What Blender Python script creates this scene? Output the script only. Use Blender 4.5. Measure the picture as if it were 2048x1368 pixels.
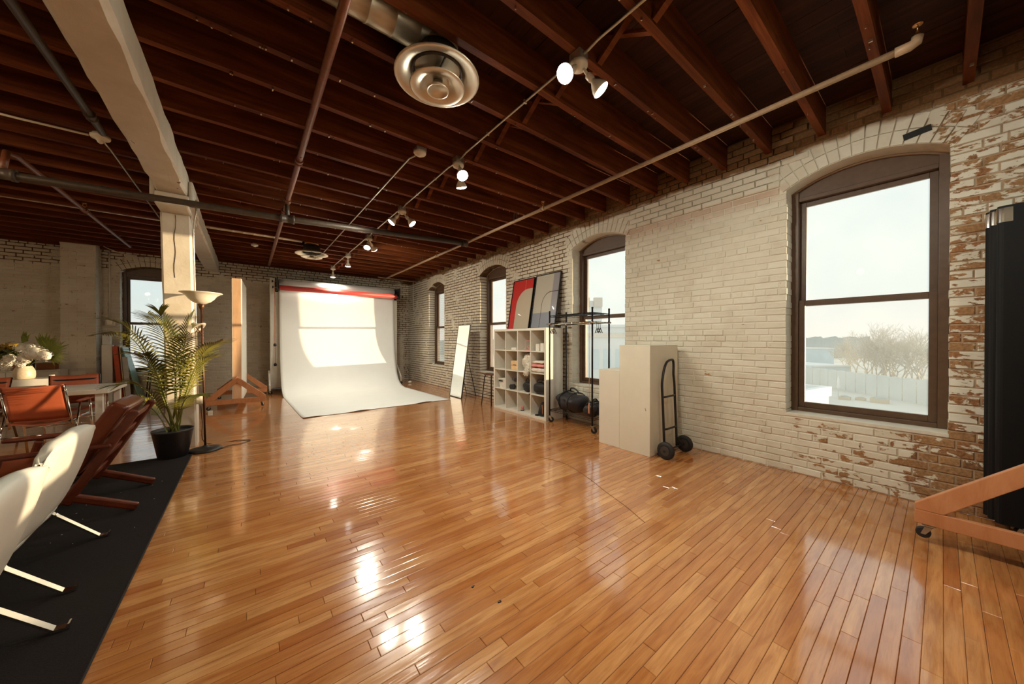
import bpy, math, random
from mathutils import Vector, Matrix, Euler

for o in list(bpy.data.objects):
    bpy.data.objects.remove(o, do_unlink=True)
scene = bpy.context.scene
COL = scene.collection
random.seed(7)
R = math.radians

# ------------------------------------------------------------------ camera
FPX, CAMH, YAW = 675.0, 1.30, R(38.1)
cam_d = bpy.data.cameras.new('camera')
cam_d.sensor_width = 36.0
cam_d.lens = FPX / 2048.0 * 36.0
cam_d.clip_start = 0.02
cam_d.clip_end = 2000
cam = bpy.data.objects.new('camera', cam_d)
COL.objects.link(cam)
cam.location = (0, 0, CAMH)
cam.rotation_euler = (R(90 - 0.34), 0, -YAW)
scene.camera = cam
SY, CY = math.sin(YAW), math.cos(YAW)

def proj(p):
    """world point -> (u, v, depth) in the 2048x1368 frame"""
    d = p[0] * SY + p[1] * CY
    l = p[0] * CY - p[1] * SY
    if d < 0.05:
        return (-9999, -9999, d)
    return (1024 + FPX * l / d, 680 - FPX * (p[2] - CAMH) / d, d)

# ------------------------------------------------------------------ view
vs = scene.view_settings
scene.display_settings.display_device = 'sRGB'
vs.view_transform = 'Standard'
vs.look = 'None'
vs.exposure = 0.1
vs.gamma = 1.0
vs.use_curve_mapping = False
cy = scene.cycles
cy.use_denoising = True
cy.max_bounces = 7
cy.diffuse_bounces = 4
cy.glossy_bounces = 4
cy.transmission_bounces = 6
cy.transparent_max_bounces = 12
cy.sample_clamp_indirect = 6.0
cy.use_adaptive_sampling = True
cy.adaptive_threshold = 0.04
cy.caustics_reflective = False
cy.caustics_refractive = False

# ------------------------------------------------------------------ world
world = bpy.data.worlds.new('evening_sky')
scene.world = world
world.use_nodes = True
wn = world.node_tree.nodes
wl = world.node_tree.links
bg = wn['Background']
tc = wn.new('ShaderNodeTexCoord')
sep = wn.new('ShaderNodeSeparateXYZ')
rmp = wn.new('ShaderNodeValToRGB')
rmp.color_ramp.elements[0].position = 0.0
rmp.color_ramp.elements[0].color = (0.95, 0.93, 0.86, 1)
rmp.color_ramp.elements[1].position = 0.55
rmp.color_ramp.elements[1].color = (0.74, 0.90, 0.95, 1)
e = rmp.color_ramp.elements.new(0.10)
e.color = (0.86, 0.94, 0.91, 1)
wl.new(tc.outputs['Generated'], sep.inputs[0])
wl.new(sep.outputs['Z'], rmp.inputs[0])
wl.new(rmp.outputs[0], bg.inputs['Color'])
bg.inputs['Strength'].default_value = 0.87

# ------------------------------------------------------------------ sun (low evening sun through the long wall's windows)
SUN_A, SUN_E = R(67.0), R(1.05)
sun_d = bpy.data.lights.new('sun', 'SUN')
sun_d.energy = 8.5
sun_d.color = (1.0, 0.74, 0.46)
sun_d.angle = R(0.6)
sun = bpy.data.objects.new('sun', sun_d)
COL.objects.link(sun)
sdir = Vector((-math.sin(SUN_A) * math.cos(SUN_E), math.cos(SUN_A) * math.cos(SUN_E), -math.sin(SUN_E)))
sun.rotation_euler = sdir.to_track_quat('-Z', 'Y').to_euler()
sun.location = (30, -12, 3)

SPOT_W = 90.0                      # each reflector bulb under the ceiling
SPOT_COL = (1.0, 0.955, 0.79)

# ------------------------------------------------------------------ helpers
def S(r, g, b):
    def f(c):
        c /= 255.0
        return c / 12.92 if c <= 0.04045 else ((c + 0.055) / 1.055) ** 2.4
    return (f(r), f(g), f(b))

class NT:
    def __init__(self, name):
        self.m = bpy.data.materials.new(name)
        self.m.use_nodes = True
        self.n = self.m.node_tree.nodes
        self.l = self.m.node_tree.links
        self.b = self.n['Principled BSDF']
        self.out = self.n['Material Output']
    def new(self, t, **kw):
        x = self.n.new(t)
        for k, v in kw.items():
            setattr(x, k, v)
        return x
    def link(self, a, b):
        self.l.new(a, b)
    def coord(self, kind='Object', scale=(1, 1, 1)):
        if kind == 'World':
            src = self.new('ShaderNodeNewGeometry').outputs['Position']
        else:
            src = self.new('ShaderNodeTexCoord').outputs[kind]
        mp = self.new('ShaderNodeMapping')
        mp.inputs['Scale'].default_value = scale
        self.link(src, mp.inputs['Vector'])
        return mp.outputs[0]
    def noise(self, vec, scale=5, detail=4, rough=0.55, dist=0.0):
        x = self.new('ShaderNodeTexNoise')
        x.inputs['Scale'].default_value = scale
        x.inputs['Detail'].default_value = detail
        x.inputs['Roughness'].default_value = rough
        x.inputs['Distortion'].default_value = dist
        if vec is not None:
            self.link(vec, x.inputs['Vector'])
        return x.outputs['Fac']
    def ramp(self, fac, stops):
        x = self.new('ShaderNodeValToRGB')
        cr = x.color_ramp
        while len(cr.elements) < len(stops):
            cr.elements.new(0.5)
        for el, (p, c) in zip(cr.elements, stops):
            el.position = p
            el.color = (c[0], c[1], c[2], 1) if not isinstance(c, (int, float)) else (c, c, c, 1)
        self.link(fac, x.inputs[0])
        return x.outputs[0]
    def mix(self, fac, a, b, blend='MIX'):
        x = self.new('ShaderNodeMix', data_type='RGBA', blend_type=blend)
        for sock, v in ((x.inputs['Factor'], fac), (x.inputs['A'], a), (x.inputs['B'], b)):
            if isinstance(v, (int, float)):
                sock.default_value = v
            elif isinstance(v, tuple):
                sock.default_value = (v[0], v[1], v[2], 1)
            else:
                self.link(v, sock)
        return x.outputs['Result']
    def math(self, op, a, b=None, c=None, clamp=False):
        x = self.new('ShaderNodeMath', operation=op)
        x.use_clamp = clamp
        for i, v in enumerate((a, b, c)):
            if v is None:
                continue
            if isinstance(v, (int, float)):
                x.inputs[i].default_value = v
            else:
                self.link(v, x.inputs[i])
        return x.outputs[0]
    def rnd(self):
        """a random value for each object and each loose piece of a mesh"""
        a = self.new('ShaderNodeObjectInfo').outputs['Random']
        b = self.new('ShaderNodeNewGeometry').outputs['Random Per Island']
        return self.math('FRACT', self.math('ADD', a, b))
    def bump(self, h, strength=0.3, dist=0.01):
        x = self.new('ShaderNodeBump')
        x.inputs['Strength'].default_value = strength
        x.inputs['Distance'].default_value = dist
        self.link(h, x.inputs['Height'])
        self.link(x.outputs[0], self.b.inputs['Normal'])
    def set(self, **kw):
        for k, v in kw.items():
            s = self.b.inputs[k]
            if isinstance(v, tuple):
                s.default_value = (v[0], v[1], v[2], 1)
            elif isinstance(v, (int, float)):
                s.default_value = v
            else:
                self.link(v, s)
        return self.m

MATS = {}
def mat(name, col, rough=0.5, metal=0.0, var=0.12, scale=14.0, bump=0.0, spec=0.5, coat=0.0, sheen=0.0, kind='Object'):
    """plain procedural material: colour with a little noise, optional relief"""
    if name in MATS:
        return MATS[name]
    t = NT(name)
    n = t.noise(t.coord(kind), scale, 4)
    lo = tuple(c * (1 - var) for c in col)
    hi = tuple(min(1, c * (1 + var)) for c in col)
    t.set(**{'Base Color': t.ramp(n, [(0.3, lo), (0.7, hi)]), 'Roughness': rough, 'Metallic': metal,
             'Specular IOR Level': spec, 'Coat Weight': coat, 'Sheen Weight': sheen})
    if bump:
        t.bump(n, bump, 0.01)
    MATS[name] = t.m
    return t.m

class MB:
    """collects pieces, then links them as ONE mesh object"""
    def __init__(self):
        self.v, self.f, self.s = [], [], []
    def add(self, verts, faces, smooth=False):
        k = len(self.v)
        self.v += [tuple(p) for p in verts]
        self.f += [tuple(i + k for i in f) for f in faces]
        self.s += [smooth] * len(faces)
        return self
    def box(self, x0, x1, y0, y1, z0, z1, M=None):
        p = [(x, y, z) for z in (z0, z1) for y in (y0, y1) for x in (x0, x1)]
        if M is not None:
            p = [tuple(M @ Vector(q)) for q in p]
        return self.add(p, [(0, 2, 3, 1), (4, 5, 7, 6), (0, 1, 5, 4), (2, 6, 7, 3), (0, 4, 6, 2), (1, 3, 7, 5)])
    def bar(self, a, b, w, h, up=(0, 0, 1)):
        """rectangular bar from a to b: w across, h along 'up'"""
        a, b = Vector(a), Vector(b)
        d = (b - a).normalized()
        s = d.cross(Vector(up))
        if s.length < 1e-5:
            s = d.cross(Vector((1, 0, 0)))
        s.normalize()
        u = s.cross(d).normalized()
        p = [q + s * sx * w / 2 + u * sz * h / 2 for q in (a, b) for sx, sz in ((-1, -1), (1, -1), (1, 1), (-1, 1))]
        return self.add(p, [(3, 2, 1, 0), (4, 5, 6, 7), (0, 1, 5, 4), (1, 2, 6, 5), (2, 3, 7, 6), (3, 0, 4, 7)])
    def tube(self, pts, r, n=8, caps=True, closed=False):
        pts = [Vector(p) for p in pts]
        rs = r if isinstance(r, (list, tuple)) else [r] * len(pts)
        m = len(pts)
        ref = None
        rings = []
        for i, p in enumerate(pts):
            a = pts[i - 1] if (i > 0 or closed) else p
            b = pts[(i + 1) % m] if (i < m - 1 or closed) else p
            t = (b - a).normalized()
            if ref is None:
                ref = t.cross(Vector((0, 0, 1)))
                if ref.length < 1e-3:
                    ref = t.cross(Vector((1, 0, 0)))
            s = (ref - t * ref.dot(t)).normalized()
            ref = s
            u = t.cross(s)
            rings.append([p + (s * math.cos(2 * math.pi * k / n) + u * math.sin(2 * math.pi * k / n)) * rs[i] for k in range(n)])
        verts = [q for ring in rings for q in ring]
        faces = []
        for i in range(m if closed else m - 1):
            j = (i + 1) % m
            for k in range(n):
                faces.append((i * n + k, i * n + (k + 1) % n, j * n + (k + 1) % n, j * n + k))
        self.add(verts, faces, True)
        if caps and not closed:
            k0 = len(self.v) - len(verts)
            self.f.append(tuple(k0 + i for i in reversed(range(n)))); self.s.append(False)
            self.f.append(tuple(k0 + (m - 1) * n + i for i in range(n))); self.s.append(False)
        return self
    def lathe(self, prof, n=24, o=(0, 0, 0), M=None, smooth=True, arc=None):
        """(radius, z) profile turned round the z axis through o"""
        verts, faces = [], []
        for r, z in prof:
            for k in range(n):
                a = 2 * math.pi * k / n
                verts.append((o[0] + r * math.cos(a), o[1] + r * math.sin(a), o[2] + z))
        if M is not None:
            verts = [tuple(M @ Vector(q)) for q in verts]
        for i in range(len(prof) - 1):
            for k in range(n):
                faces.append((i * n + k, i * n + (k + 1) % n, (i + 1) * n + (k + 1) % n, (i + 1) * n + k))
        k0 = len(self.v)
        self.add(verts, faces, smooth)
        if prof[0][0] > 1e-6:
            self.f.append(tuple(k0 + i for i in reversed(range(n)))); self.s.append(False)
        if prof[-1][0] > 1e-6:
            self.f.append(tuple(k0 + (len(prof) - 1) * n + i for i in range(n))); self.s.append(False)
        return self
    def prism(self, poly, axis, a, b):
        """closed 2-D polygon extruded along an axis from a to b"""
        n = len(poly)
        def P(q, t):
            if axis == 'x': return (t, q[0], q[1])
            if axis == 'y': return (q[0], t, q[1])
            return (q[0], q[1], t)
        v = [P(q, a) for q in poly] + [P(q, b) for q in poly]
        f = [tuple(reversed(range(n))), tuple(range(n, 2 * n))]
        f += [(i, (i + 1) % n, n + (i + 1) % n, n + i) for i in range(n)]
        return self.add(v, f)
    def grid(self, fn, nu, nv, smooth=True, flip=False):
        v = [fn(i / nu, j / nv) for j in range(nv + 1) for i in range(nu + 1)]
        f = []
        for j in range(nv):
            for i in range(nu):
                a = j * (nu + 1) + i
                q = (a, a + 1, a + nu + 2, a + nu + 1)
                f.append(tuple(reversed(q)) if flip else q)
        return self.add(v, f, smooth)
    def blob(self, c, r, n=10, m=7, jit=0.0, rng=None, M=None):
        """closed rounded lump"""
        rng = rng or random
        v = [(0, 0, -1)]
        for j in range(1, m):
            ph = -math.pi / 2 + math.pi * j / m
            for i in range(n):
                a = 2 * math.pi * i / n
                v.append((math.cos(ph) * math.cos(a), math.cos(ph) * math.sin(a), math.sin(ph)))
        v.append((0, 0, 1))
        out = []
        for p in v:
            k = 1 + rng.uniform(-jit, jit)
            q = Vector((p[0] * r[0] * k, p[1] * r[1] * k, p[2] * r[2] * k))
            if M is not None:
                q = M @ q
            out.append(q + Vector(c))
        f = [(0, 1 + (i + 1) % n, 1 + i) for i in range(n)]
        for j in range(m - 2):
            for i in range(n):
                a = 1 + j * n + i
                b = 1 + j * n + (i + 1) % n
                f.append((a, b, b + n, a + n))
        k = len(v) - 1
        f += [(k, k - n + i, k - n + (i + 1) % n) for i in range(n)]
        return self.add(out, f, True)
    def mesh(self, name, m):
        me = bpy.data.meshes.new(name)
        me.from_pydata([tuple(p) for p in self.v], [], self.f)
        me.polygons.foreach_set('use_smooth', self.s)
        if m is not None:
            me.materials.append(m)
        me.update()
        return me
    def build(self, name, m, parent=None, bevel=0.0, world=True, solid=0.0, subd=0):
        me = self.mesh(name, m)
        o = bpy.data.objects.new(name, me)
        COL.objects.link(o)
        if parent is not None:
            o.parent = parent
            if world:
                o.matrix_parent_inverse = parent_world(parent).inverted()
        if solid:
            md = o.modifiers.new('thickness', 'SOLIDIFY'); md.thickness = solid; md.offset = 0
        if bevel:
            md = o.modifiers.new('edge', 'BEVEL'); md.width = bevel; md.segments = 2
            md.limit_method = 'ANGLE'; md.angle_limit = R(50)
        if subd:
            md = o.modifiers.new('smooth', 'SUBSURF'); md.levels = subd; md.render_levels = subd
        return o

def parent_world(o):
    m = o.matrix_basis.copy()
    while o.parent is not None:
        m = o.parent.matrix_basis @ o.matrix_parent_inverse @ m if False else o.parent.matrix_basis @ (o.matrix_parent_inverse @ m)
        o = o.parent
    return m

def tag(o, label=None, cat=None, group=None, kind=None):
    if label: o['label'] = label
    if cat: o['category'] = cat
    if group: o['group'] = group
    if kind: o['kind'] = kind
    return o

def thing(name, label, cat, loc=(0, 0, 0), rz=0.0, group=None):
    o = bpy.data.objects.new(name, None)
    o.empty_display_size = 0.1
    COL.objects.link(o)
    o.location = loc
    o.rotation_euler = (0, 0, rz)
    return tag(o, label, cat, group)

def struct(name, loc=(0, 0, 0)):
    o = bpy.data.objects.new(name, None)
    COL.objects.link(o)
    o.location = loc
    o['kind'] = 'structure'
    return o

def copy_tree(src, parent=None):
    c = src.copy()
    COL.objects.link(c)
    c.parent = parent
    if parent is not None:
        c.matrix_parent_inverse = src.matrix_parent_inverse.copy()
    for ch in list(src.children):
        copy_tree(ch, c)
    return c

def arc(c, r, a0, a1, n, plane='xz'):
    out = []
    for i in range(n + 1):
        a = a0 + (a1 - a0) * i / n
        x, y = r * math.cos(a), r * math.sin(a)
        if plane == 'xz': out.append((c[0] + x, c[1], c[2] + y))
        elif plane == 'yz': out.append((c[0], c[1] + x, c[2] + y))
        else: out.append((c[0] + x, c[1] + y, c[2]))
    return out

def spline(pts, n=6):
    """smooth curve through points"""
    P = [Vector(p) for p in pts]
    P = [P[0] * 2 - P[1]] + P + [P[-1] * 2 - P[-2]]
    out = []
    for i in range(1, len(P) - 2):
        for k in range(n):
            t = k / n
            a, b, c, d = P[i - 1], P[i], P[i + 1], P[i + 2]
            out.append(0.5 * ((2 * b) + (c - a) * t + (2 * a - 5 * b + 4 * c - d) * t * t + (3 * b - a - 3 * c + d) * t ** 3))
    out.append(P[-2])
    return out
# ================================================================== materials of the room
XR, YB, YF, XL = 4.22, 10.96, -4.4, -7.0        # inner faces of the four walls
ZJ, ZD = 3.20, 3.46                              # underside of joists, of deck

def wall_mats():
    paint = (0.76, 0.725, 0.62)
    # ---- bricks: white paint, flaked off by zone
    t = NT('painted_brick')
    pos = t.coord('World')
    sx = t.new('ShaderNodeSeparateXYZ')
    t.link(pos, sx.inputs[0])
    X, Y, Z = sx.outputs
    def rng(v, a, b, lo=0.0, hi=1.0):
        m = t.new('ShaderNodeMapRange')
        t.link(v, m.inputs[0])
        m.inputs[1].default_value = a; m.inputs[2].default_value = b
        m.inputs[3].default_value = lo; m.inputs[4].default_value = hi
        return m.outputs[0]
    n1 = t.noise(t.coord('World', (1, 0.75, 1.5)), 13, 6, 0.62, 0.3)
    n2 = t.noise(pos, 2.1, 3)
    r = t.rnd()
    heavy = t.math('MULTIPLY', rng(Y, 0.25, -0.05), rng(X, 3.9, 4.1))
    med = t.math('MULTIPLY', rng(Z, 0.75, 0.45), rng(Y, 1.6, 0.4))
    med = t.math('MULTIPLY', med, rng(X, 3.9, 4.1))
    far = t.math('MULTIPLY', rng(Y, 3.75, 3.95), 0.05)
    far = t.math('SUBTRACT', far, t.math('MULTIPLY', rng(X, 4.23, 4.25), 0.25))
    thr = t.math('ADD', 0.28, t.math('MULTIPLY', heavy, 0.235))
    thr = t.math('ADD', thr, t.math('MULTIPLY', med, 0.15))
    thr = t.math('ADD', thr, far)
    thr = t.math('ADD', thr, t.math('MULTIPLY', t.math('SUBTRACT', n2, 0.5), 0.22))
    thr = t.math('ADD', thr, t.math('MULTIPLY', t.math('SUBTRACT', r, 0.5), 0.12))
    bare = t.math('MULTIPLY', t.math('SUBTRACT', thr, n1), 28, clamp=True)
    zt = t.math('ADD', Z, t.math('MULTIPLY', t.math('SUBTRACT', n2, 0.5), 0.22))
    top = t.math('MULTIPLY', rng(zt, 3.09, 3.13), rng(X, 3.9, 4.1))
    bare = t.math('MAXIMUM', bare, top)
    bcol = t.ramp(r, [(0.0, S(112, 78, 50)), (0.3, S(158, 106, 68)), (0.6, S(150, 118, 82)), (1.0, S(172, 132, 92))])
    fine = t.noise(pos, 55, 4)
    bcol = t.mix(0.45, bcol, t.ramp(fine, [(0.3, S(70, 48, 30)), (0.7, S(200, 150, 105))]), 'MIX')
    bcol = t.mix(t.math('MULTIPLY', top, 0.6), bcol, S(112, 86, 56))
    grime = t.noise(pos, 5, 5)
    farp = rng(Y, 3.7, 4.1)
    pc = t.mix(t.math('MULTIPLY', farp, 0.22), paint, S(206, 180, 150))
    pc = t.mix(rng(r, 0, 1, 0.0, 0.25), pc, S(188, 172, 142))
    pc = t.mix(t.ramp(grime, [(0.5, 0.0), (0.8, 0.25)]), pc, S(150, 120, 90))
    # rusty stain under the ledge between the two near windows
    st = t.math('MULTIPLY', rng(Z, 2.66, 2.80), rng(Z, 2.86, 2.83))
    st = t.math('MULTIPLY', st, t.math('MULTIPLY', rng(Y, 0.9, 1.1), rng(Y, 2.85, 2.75)))
    st = t.math('MULTIPLY', st, t.math('MULTIPLY', rng(X, 3.9, 4.1), t.ramp(n2, [(0.2, 0.25), (0.8, 0.6)])))
    pc = t.mix(st, pc, S(176, 122, 88))
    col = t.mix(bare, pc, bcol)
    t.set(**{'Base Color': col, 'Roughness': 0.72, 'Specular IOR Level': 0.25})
    h = t.math('ADD', t.math('MULTIPLY', bare, -0.6), t.math('ADD', n1, t.math('MULTIPLY', fine, 0.5)))
    t.bump(h, 0.35, 0.006)
    brick = t.m
    # ---- mortar: painted over in the middle, bare and dark elsewhere
    t = NT('mortar')
    pos = t.coord('World')
    sx = t.new('ShaderNodeSeparateXYZ')
    t.link(pos, sx.inputs[0])
    X, Y, Z = sx.outputs
    def rng2(v, a, b, lo=0.0, hi=1.0):
        m = t.new('ShaderNodeMapRange')
        t.link(v, m.inputs[0])
        m.inputs[1].default_value = a; m.inputs[2].default_value = b
        m.inputs[3].default_value = lo; m.inputs[4].default_value = hi
        return m.outputs[0]
    n1 = t.noise(pos, 3.2, 4)
    n2 = t.noise(pos, 14, 4)
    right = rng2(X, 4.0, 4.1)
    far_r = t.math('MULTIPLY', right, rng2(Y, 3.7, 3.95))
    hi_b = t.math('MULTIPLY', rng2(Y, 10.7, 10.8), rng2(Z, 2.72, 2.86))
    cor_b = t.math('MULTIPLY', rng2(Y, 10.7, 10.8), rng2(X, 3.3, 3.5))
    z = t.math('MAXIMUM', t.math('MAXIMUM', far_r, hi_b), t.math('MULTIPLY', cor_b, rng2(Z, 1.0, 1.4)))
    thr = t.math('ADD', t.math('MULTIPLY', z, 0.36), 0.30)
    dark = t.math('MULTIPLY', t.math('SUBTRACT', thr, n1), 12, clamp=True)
    near = t.math('MULTIPLY', right, rng2(Y, 0.5, 0.0))
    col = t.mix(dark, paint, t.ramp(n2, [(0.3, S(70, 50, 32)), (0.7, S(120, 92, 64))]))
    col = t.mix(t.math('MULTIPLY', near, 0.85), col, t.ramp(n2, [(0.3, S(150, 120, 90)), (0.7, S(186, 156, 122))]))
    col = t.mix(t.math('MULTIPLY', right, rng2(Z, 3.1, 3.16)), col, S(120, 92, 62))
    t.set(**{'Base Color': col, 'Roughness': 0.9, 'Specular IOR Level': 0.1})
    t.bump(n2, 0.5, 0.006)
    return brick, t.m
M_BRICK, M_MORTAR = wall_mats()

def floor_mat():
    t = NT('maple_plank')
    pos = t.coord('World', (1.0, 9.0, 1.0))
    r = t.rnd()
    g1 = t.noise(pos, 3.2, 6, 0.6, 0.6)
    g2 = t.noise(t.coord('World', (2.2, 60, 1)), 3.0, 4, 0.6)
    base = t.ramp(r, [(0.0, S(170, 102, 52)), (0.2, S(200, 138, 80)), (0.5, S(186, 120, 64)), (0.8, S(212, 154, 96)), (1.0, S(180, 112, 58))])
    col = t.mix(t.ramp(g1, [(0.40, 0.0), (0.72, 0.75)]), base, S(150, 82, 36))
    col = t.mix(t.ramp(g2, [(0.5, 0.0), (0.85, 0.35)]), col, S(110, 54, 22))
    stain = t.noise(t.coord('World'), 1.1, 5, 0.6)
    col = t.mix(t.ramp(stain, [(0.55, 0.0), (0.8, 0.4)]), col, S(130, 70, 34))
    wear = t.noise(t.coord('World', (1, 2.5, 1)), 2.4, 5, 0.6)
    rough = t.ramp(wear, [(0.3, 0.13), (0.7, 0.27)])
    t.set(**{'Base Color': col, 'Roughness': rough, 'Specular IOR Level': 0.5, 'Coat Weight': 0.9, 'Coat Roughness': 0.09, 'Coat IOR': 1.75})
    wav = t.noise(t.coord('World', (1.2, 7, 1)), 3.0, 3)
    fine = t.noise(t.coord('World'), 130, 3)
    t.bump(t.math('ADD', wav, t.math('MULTIPLY', fine, 0.035)), 0.16, 0.012)
    return t.m
M_FLOOR = floor_mat()
M_GAP = mat('floor_gap', S(60, 32, 16), 0.8, spec=0.1)

def wood_mat(name, a, b, c, axis=(0.35, 5, 5), rough=0.6, spec=0.3):
    t = NT(name)
    v = t.coord('World', axis)
    n = t.noise(v, 3.0, 6, 0.65, 0.8)
    k = t.noise(t.coord('World'), 1.7, 3)
    col = t.ramp(n, [(0.25, a), (0.5, b), (0.8, c)])
    col = t.mix(t.math('MULTIPLY', t.rnd(), 0.35), col, a)
    col = t.mix(t.ramp(k, [(0.5, 0.0), (0.8, 0.5)]), col, tuple(x * 0.5 for x in a))
    t.set(**{'Base Color': col, 'Roughness': rough, 'Specular IOR Level': spec})
    t.bump(n, 0.25, 0.006)
    return t.m
M_JOIST = wood_mat('old_joist_wood', S(66, 32, 14), S(112, 56, 25), S(152, 85, 40), spec=0.10)
M_DECK = wood_mat('deck_board_wood', S(44, 24, 15), S(68, 38, 23), S(92, 54, 33), (5, 0.35, 5), spec=0.12)
M_PINE = wood_mat('pine_wood', S(178, 114, 74), S(200, 138, 94), S(214, 156, 114), (4, 4, 1.2), 0.5, 0.4)
M_TEAK = wood_mat('teak_wood', S(70, 28, 14), S(104, 44, 22), S(130, 60, 30), (3, 6, 6), 0.35, 0.5)
def beam_mat():
    t = NT('painted_timber')
    v = t.coord('World', (4, 0.5, 4))
    n = t.noise(v, 3.5, 6, 0.6, 0.7)
    n2 = t.noise(t.coord('World'), 4.5, 5, 0.6)
    bare = t.ramp(t.math('MULTIPLY', n, n2), [(0.42, 0.0), (0.45, 1.0)])
    col = t.mix(bare, t.ramp(n2, [(0.3, (0.62, 0.55, 0.44)), (0.7, (0.72, 0.66, 0.55))]), S(112, 72, 42))
    t.set(**{'Base Color': col, 'Roughness': 0.5, 'Specular IOR Level': 0.4})
    t.bump(n, 0.3, 0.008)
    return t.m
M_TIMBER = beam_mat()
M_WINBROWN = mat('brown_window_paint', S(92, 68, 50), 0.42, var=0.15, scale=20)
M_WINTRIM = mat('brown_window_edge', S(120, 92, 66), 0.4, var=0.1)
M_WHITEPAINT = mat('white_wall_paint', (0.70, 0.65, 0.55), 0.6, var=0.08, bump=0.2)

def glass_mat():
    t = NT('veiled_window_glass')
    tr = t.new('ShaderNodeBsdfTransparent')
    tr.inputs[0].default_value = (0.97, 0.985, 0.98, 1)
    gl = t.new('ShaderNodeBsdfGlossy')
    gl.inputs['Roughness'].default_value = 0.02
    tl = t.new('ShaderNodeBsdfTranslucent')  # milky film puts the outdoor haze and glare into the glass
    tl.inputs[0].default_value = (0.95, 0.95, 0.93, 1)
    veil = t.noise(t.coord('Object'), 2.0, 4)
    m1 = t.new('ShaderNodeMixShader')
    t.link(t.ramp(veil, [(0.3, 0.035), (0.7, 0.06)]), m1.inputs[0])
    t.link(tr.outputs[0], m1.inputs[1]); t.link(tl.outputs[0], m1.inputs[2])
    lw = t.new('ShaderNodeLayerWeight'); lw.inputs[0].default_value = 0.12
    m2 = t.new('ShaderNodeMixShader')
    t.link(t.math('MULTIPLY', lw.outputs['Fresnel'], 0.5), m2.inputs[0])
    t.link(m1.outputs[0], m2.inputs[1]); t.link(gl.outputs[0], m2.inputs[2])
    t.link(m2.outputs[0], t.out.inputs[0])
    return t.m
M_GLASS = glass_mat()

# ================================================================== floor: strips of maple running across the room
floor = MB().box(XL, XR + 0.02, YF, YB + 0.02, -0.12, -0.006).build('floor', M_GAP)
floor['kind'] = 'structure'
PITCH = 0.057
planks = []
rp = random.Random(3)
y = -0.75
while y < YB:
    x = XL + rp.uniform(-0.8, 0)
    while x < XR:
        L = rp.choice((0.35, 0.5, 0.62, 0.75, 0.9, 1.1, 1.3)) * rp.uniform(0.9, 1.1)
        x1 = min(x + L, XR + 0.01)
        if x1 - max(x, XL) > 0.02:
            planks.append((max(x, XL), x1, y, min(y + PITCH, YB)))
        x = x1
    y += PITCH

def plank_mb(x0, x1, y0, y1, rg):
    """one floor strip: chamfered top, a hair out of level"""
    g, c = 0.0006, 0.0016
    a, b = rg.uniform(-0.0005, 0.0005), rg.uniform(-0.0006, 0.0006)
    def zt(x, y):
        return (a if x > (x0 + x1) / 2 else -a) * 0.5 + (b if y > (y0 + y1) / 2 else -b) * 0.5
    X0, X1, Y0, Y1 = x0 + g, x1 - g, y0 + g, y1 - g
    v = [(X0, Y0, -0.006), (X1, Y0, -0.006), (X1, Y1, -0.006), (X0, Y1, -0.006),
         (X0, Y0, -c + zt(X0, Y0)), (X1, Y0, -c + zt(X1, Y0)), (X1, Y1, -c + zt(X1, Y1)), (X0, Y1, -c + zt(X0, Y1)),
         (X0 + c, Y0 + c, zt(X0, Y0)), (X1 - c, Y0 + c, zt(X1, Y0)), (X1 - c, Y1 - c, zt(X1, Y1)), (X0 + c, Y1 - c, zt(X0, Y1))]
    f = [(8, 9, 10, 11)]
    for i in range(4):
        j = (i + 1) % 4
        f += [(i, j, 4 + j, 4 + i), (4 + i, 4 + j, 8 + j, 8 + i)]
    return v, f

def shown(cx, cy, cz, w, h, umax=2048):
    u, v, d = proj((cx, cy, cz))
    if d < 0.15 or u < -20 or u > umax + 20 or v < -20 or v > 1390:
        return 0.0
    return w * h / (d * d)

def plank_score(p):
    # strips under the rug or far left do not show
    cx, cy_ = (p[0] + p[1]) / 2, (p[2] + p[3]) / 2
    if cx < -0.6 and cy_ < 5.3:
        return 0.0
    u, v, d = proj((cx, cy_, 0))
    s = shown(cx, cy_, 0, p[1] - p[0], PITCH * 1.3 / max(d, 0.3))
    return s
order = sorted(planks, key=plank_score, reverse=True)
single = set(order[:300])
rest = MB()
for p in planks:
    v, f = plank_mb(*p, rp)
    if p in single:
        MB().add(v, f).build('plank', M_FLOOR, floor)
    else:
        rest.add(v, f)
pf = rest.build('plank_field', M_FLOOR, floor)
pf['kind'] = 'stuff'

# ================================================================== brick walls
ZB, ZS, ZA, HW = 0.57, 2.79, 2.93, 0.50          # window opening: sill, spring, crown, half width
def arch_z(ds):
    """underside of the flat arch at a distance ds from the window's middle"""
    rise = ZA - ZS
    rad = (HW * HW + rise * rise) / (2 * rise)
    return ZA - rad + math.sqrt(max(rad * rad - ds * ds, 0))

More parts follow.
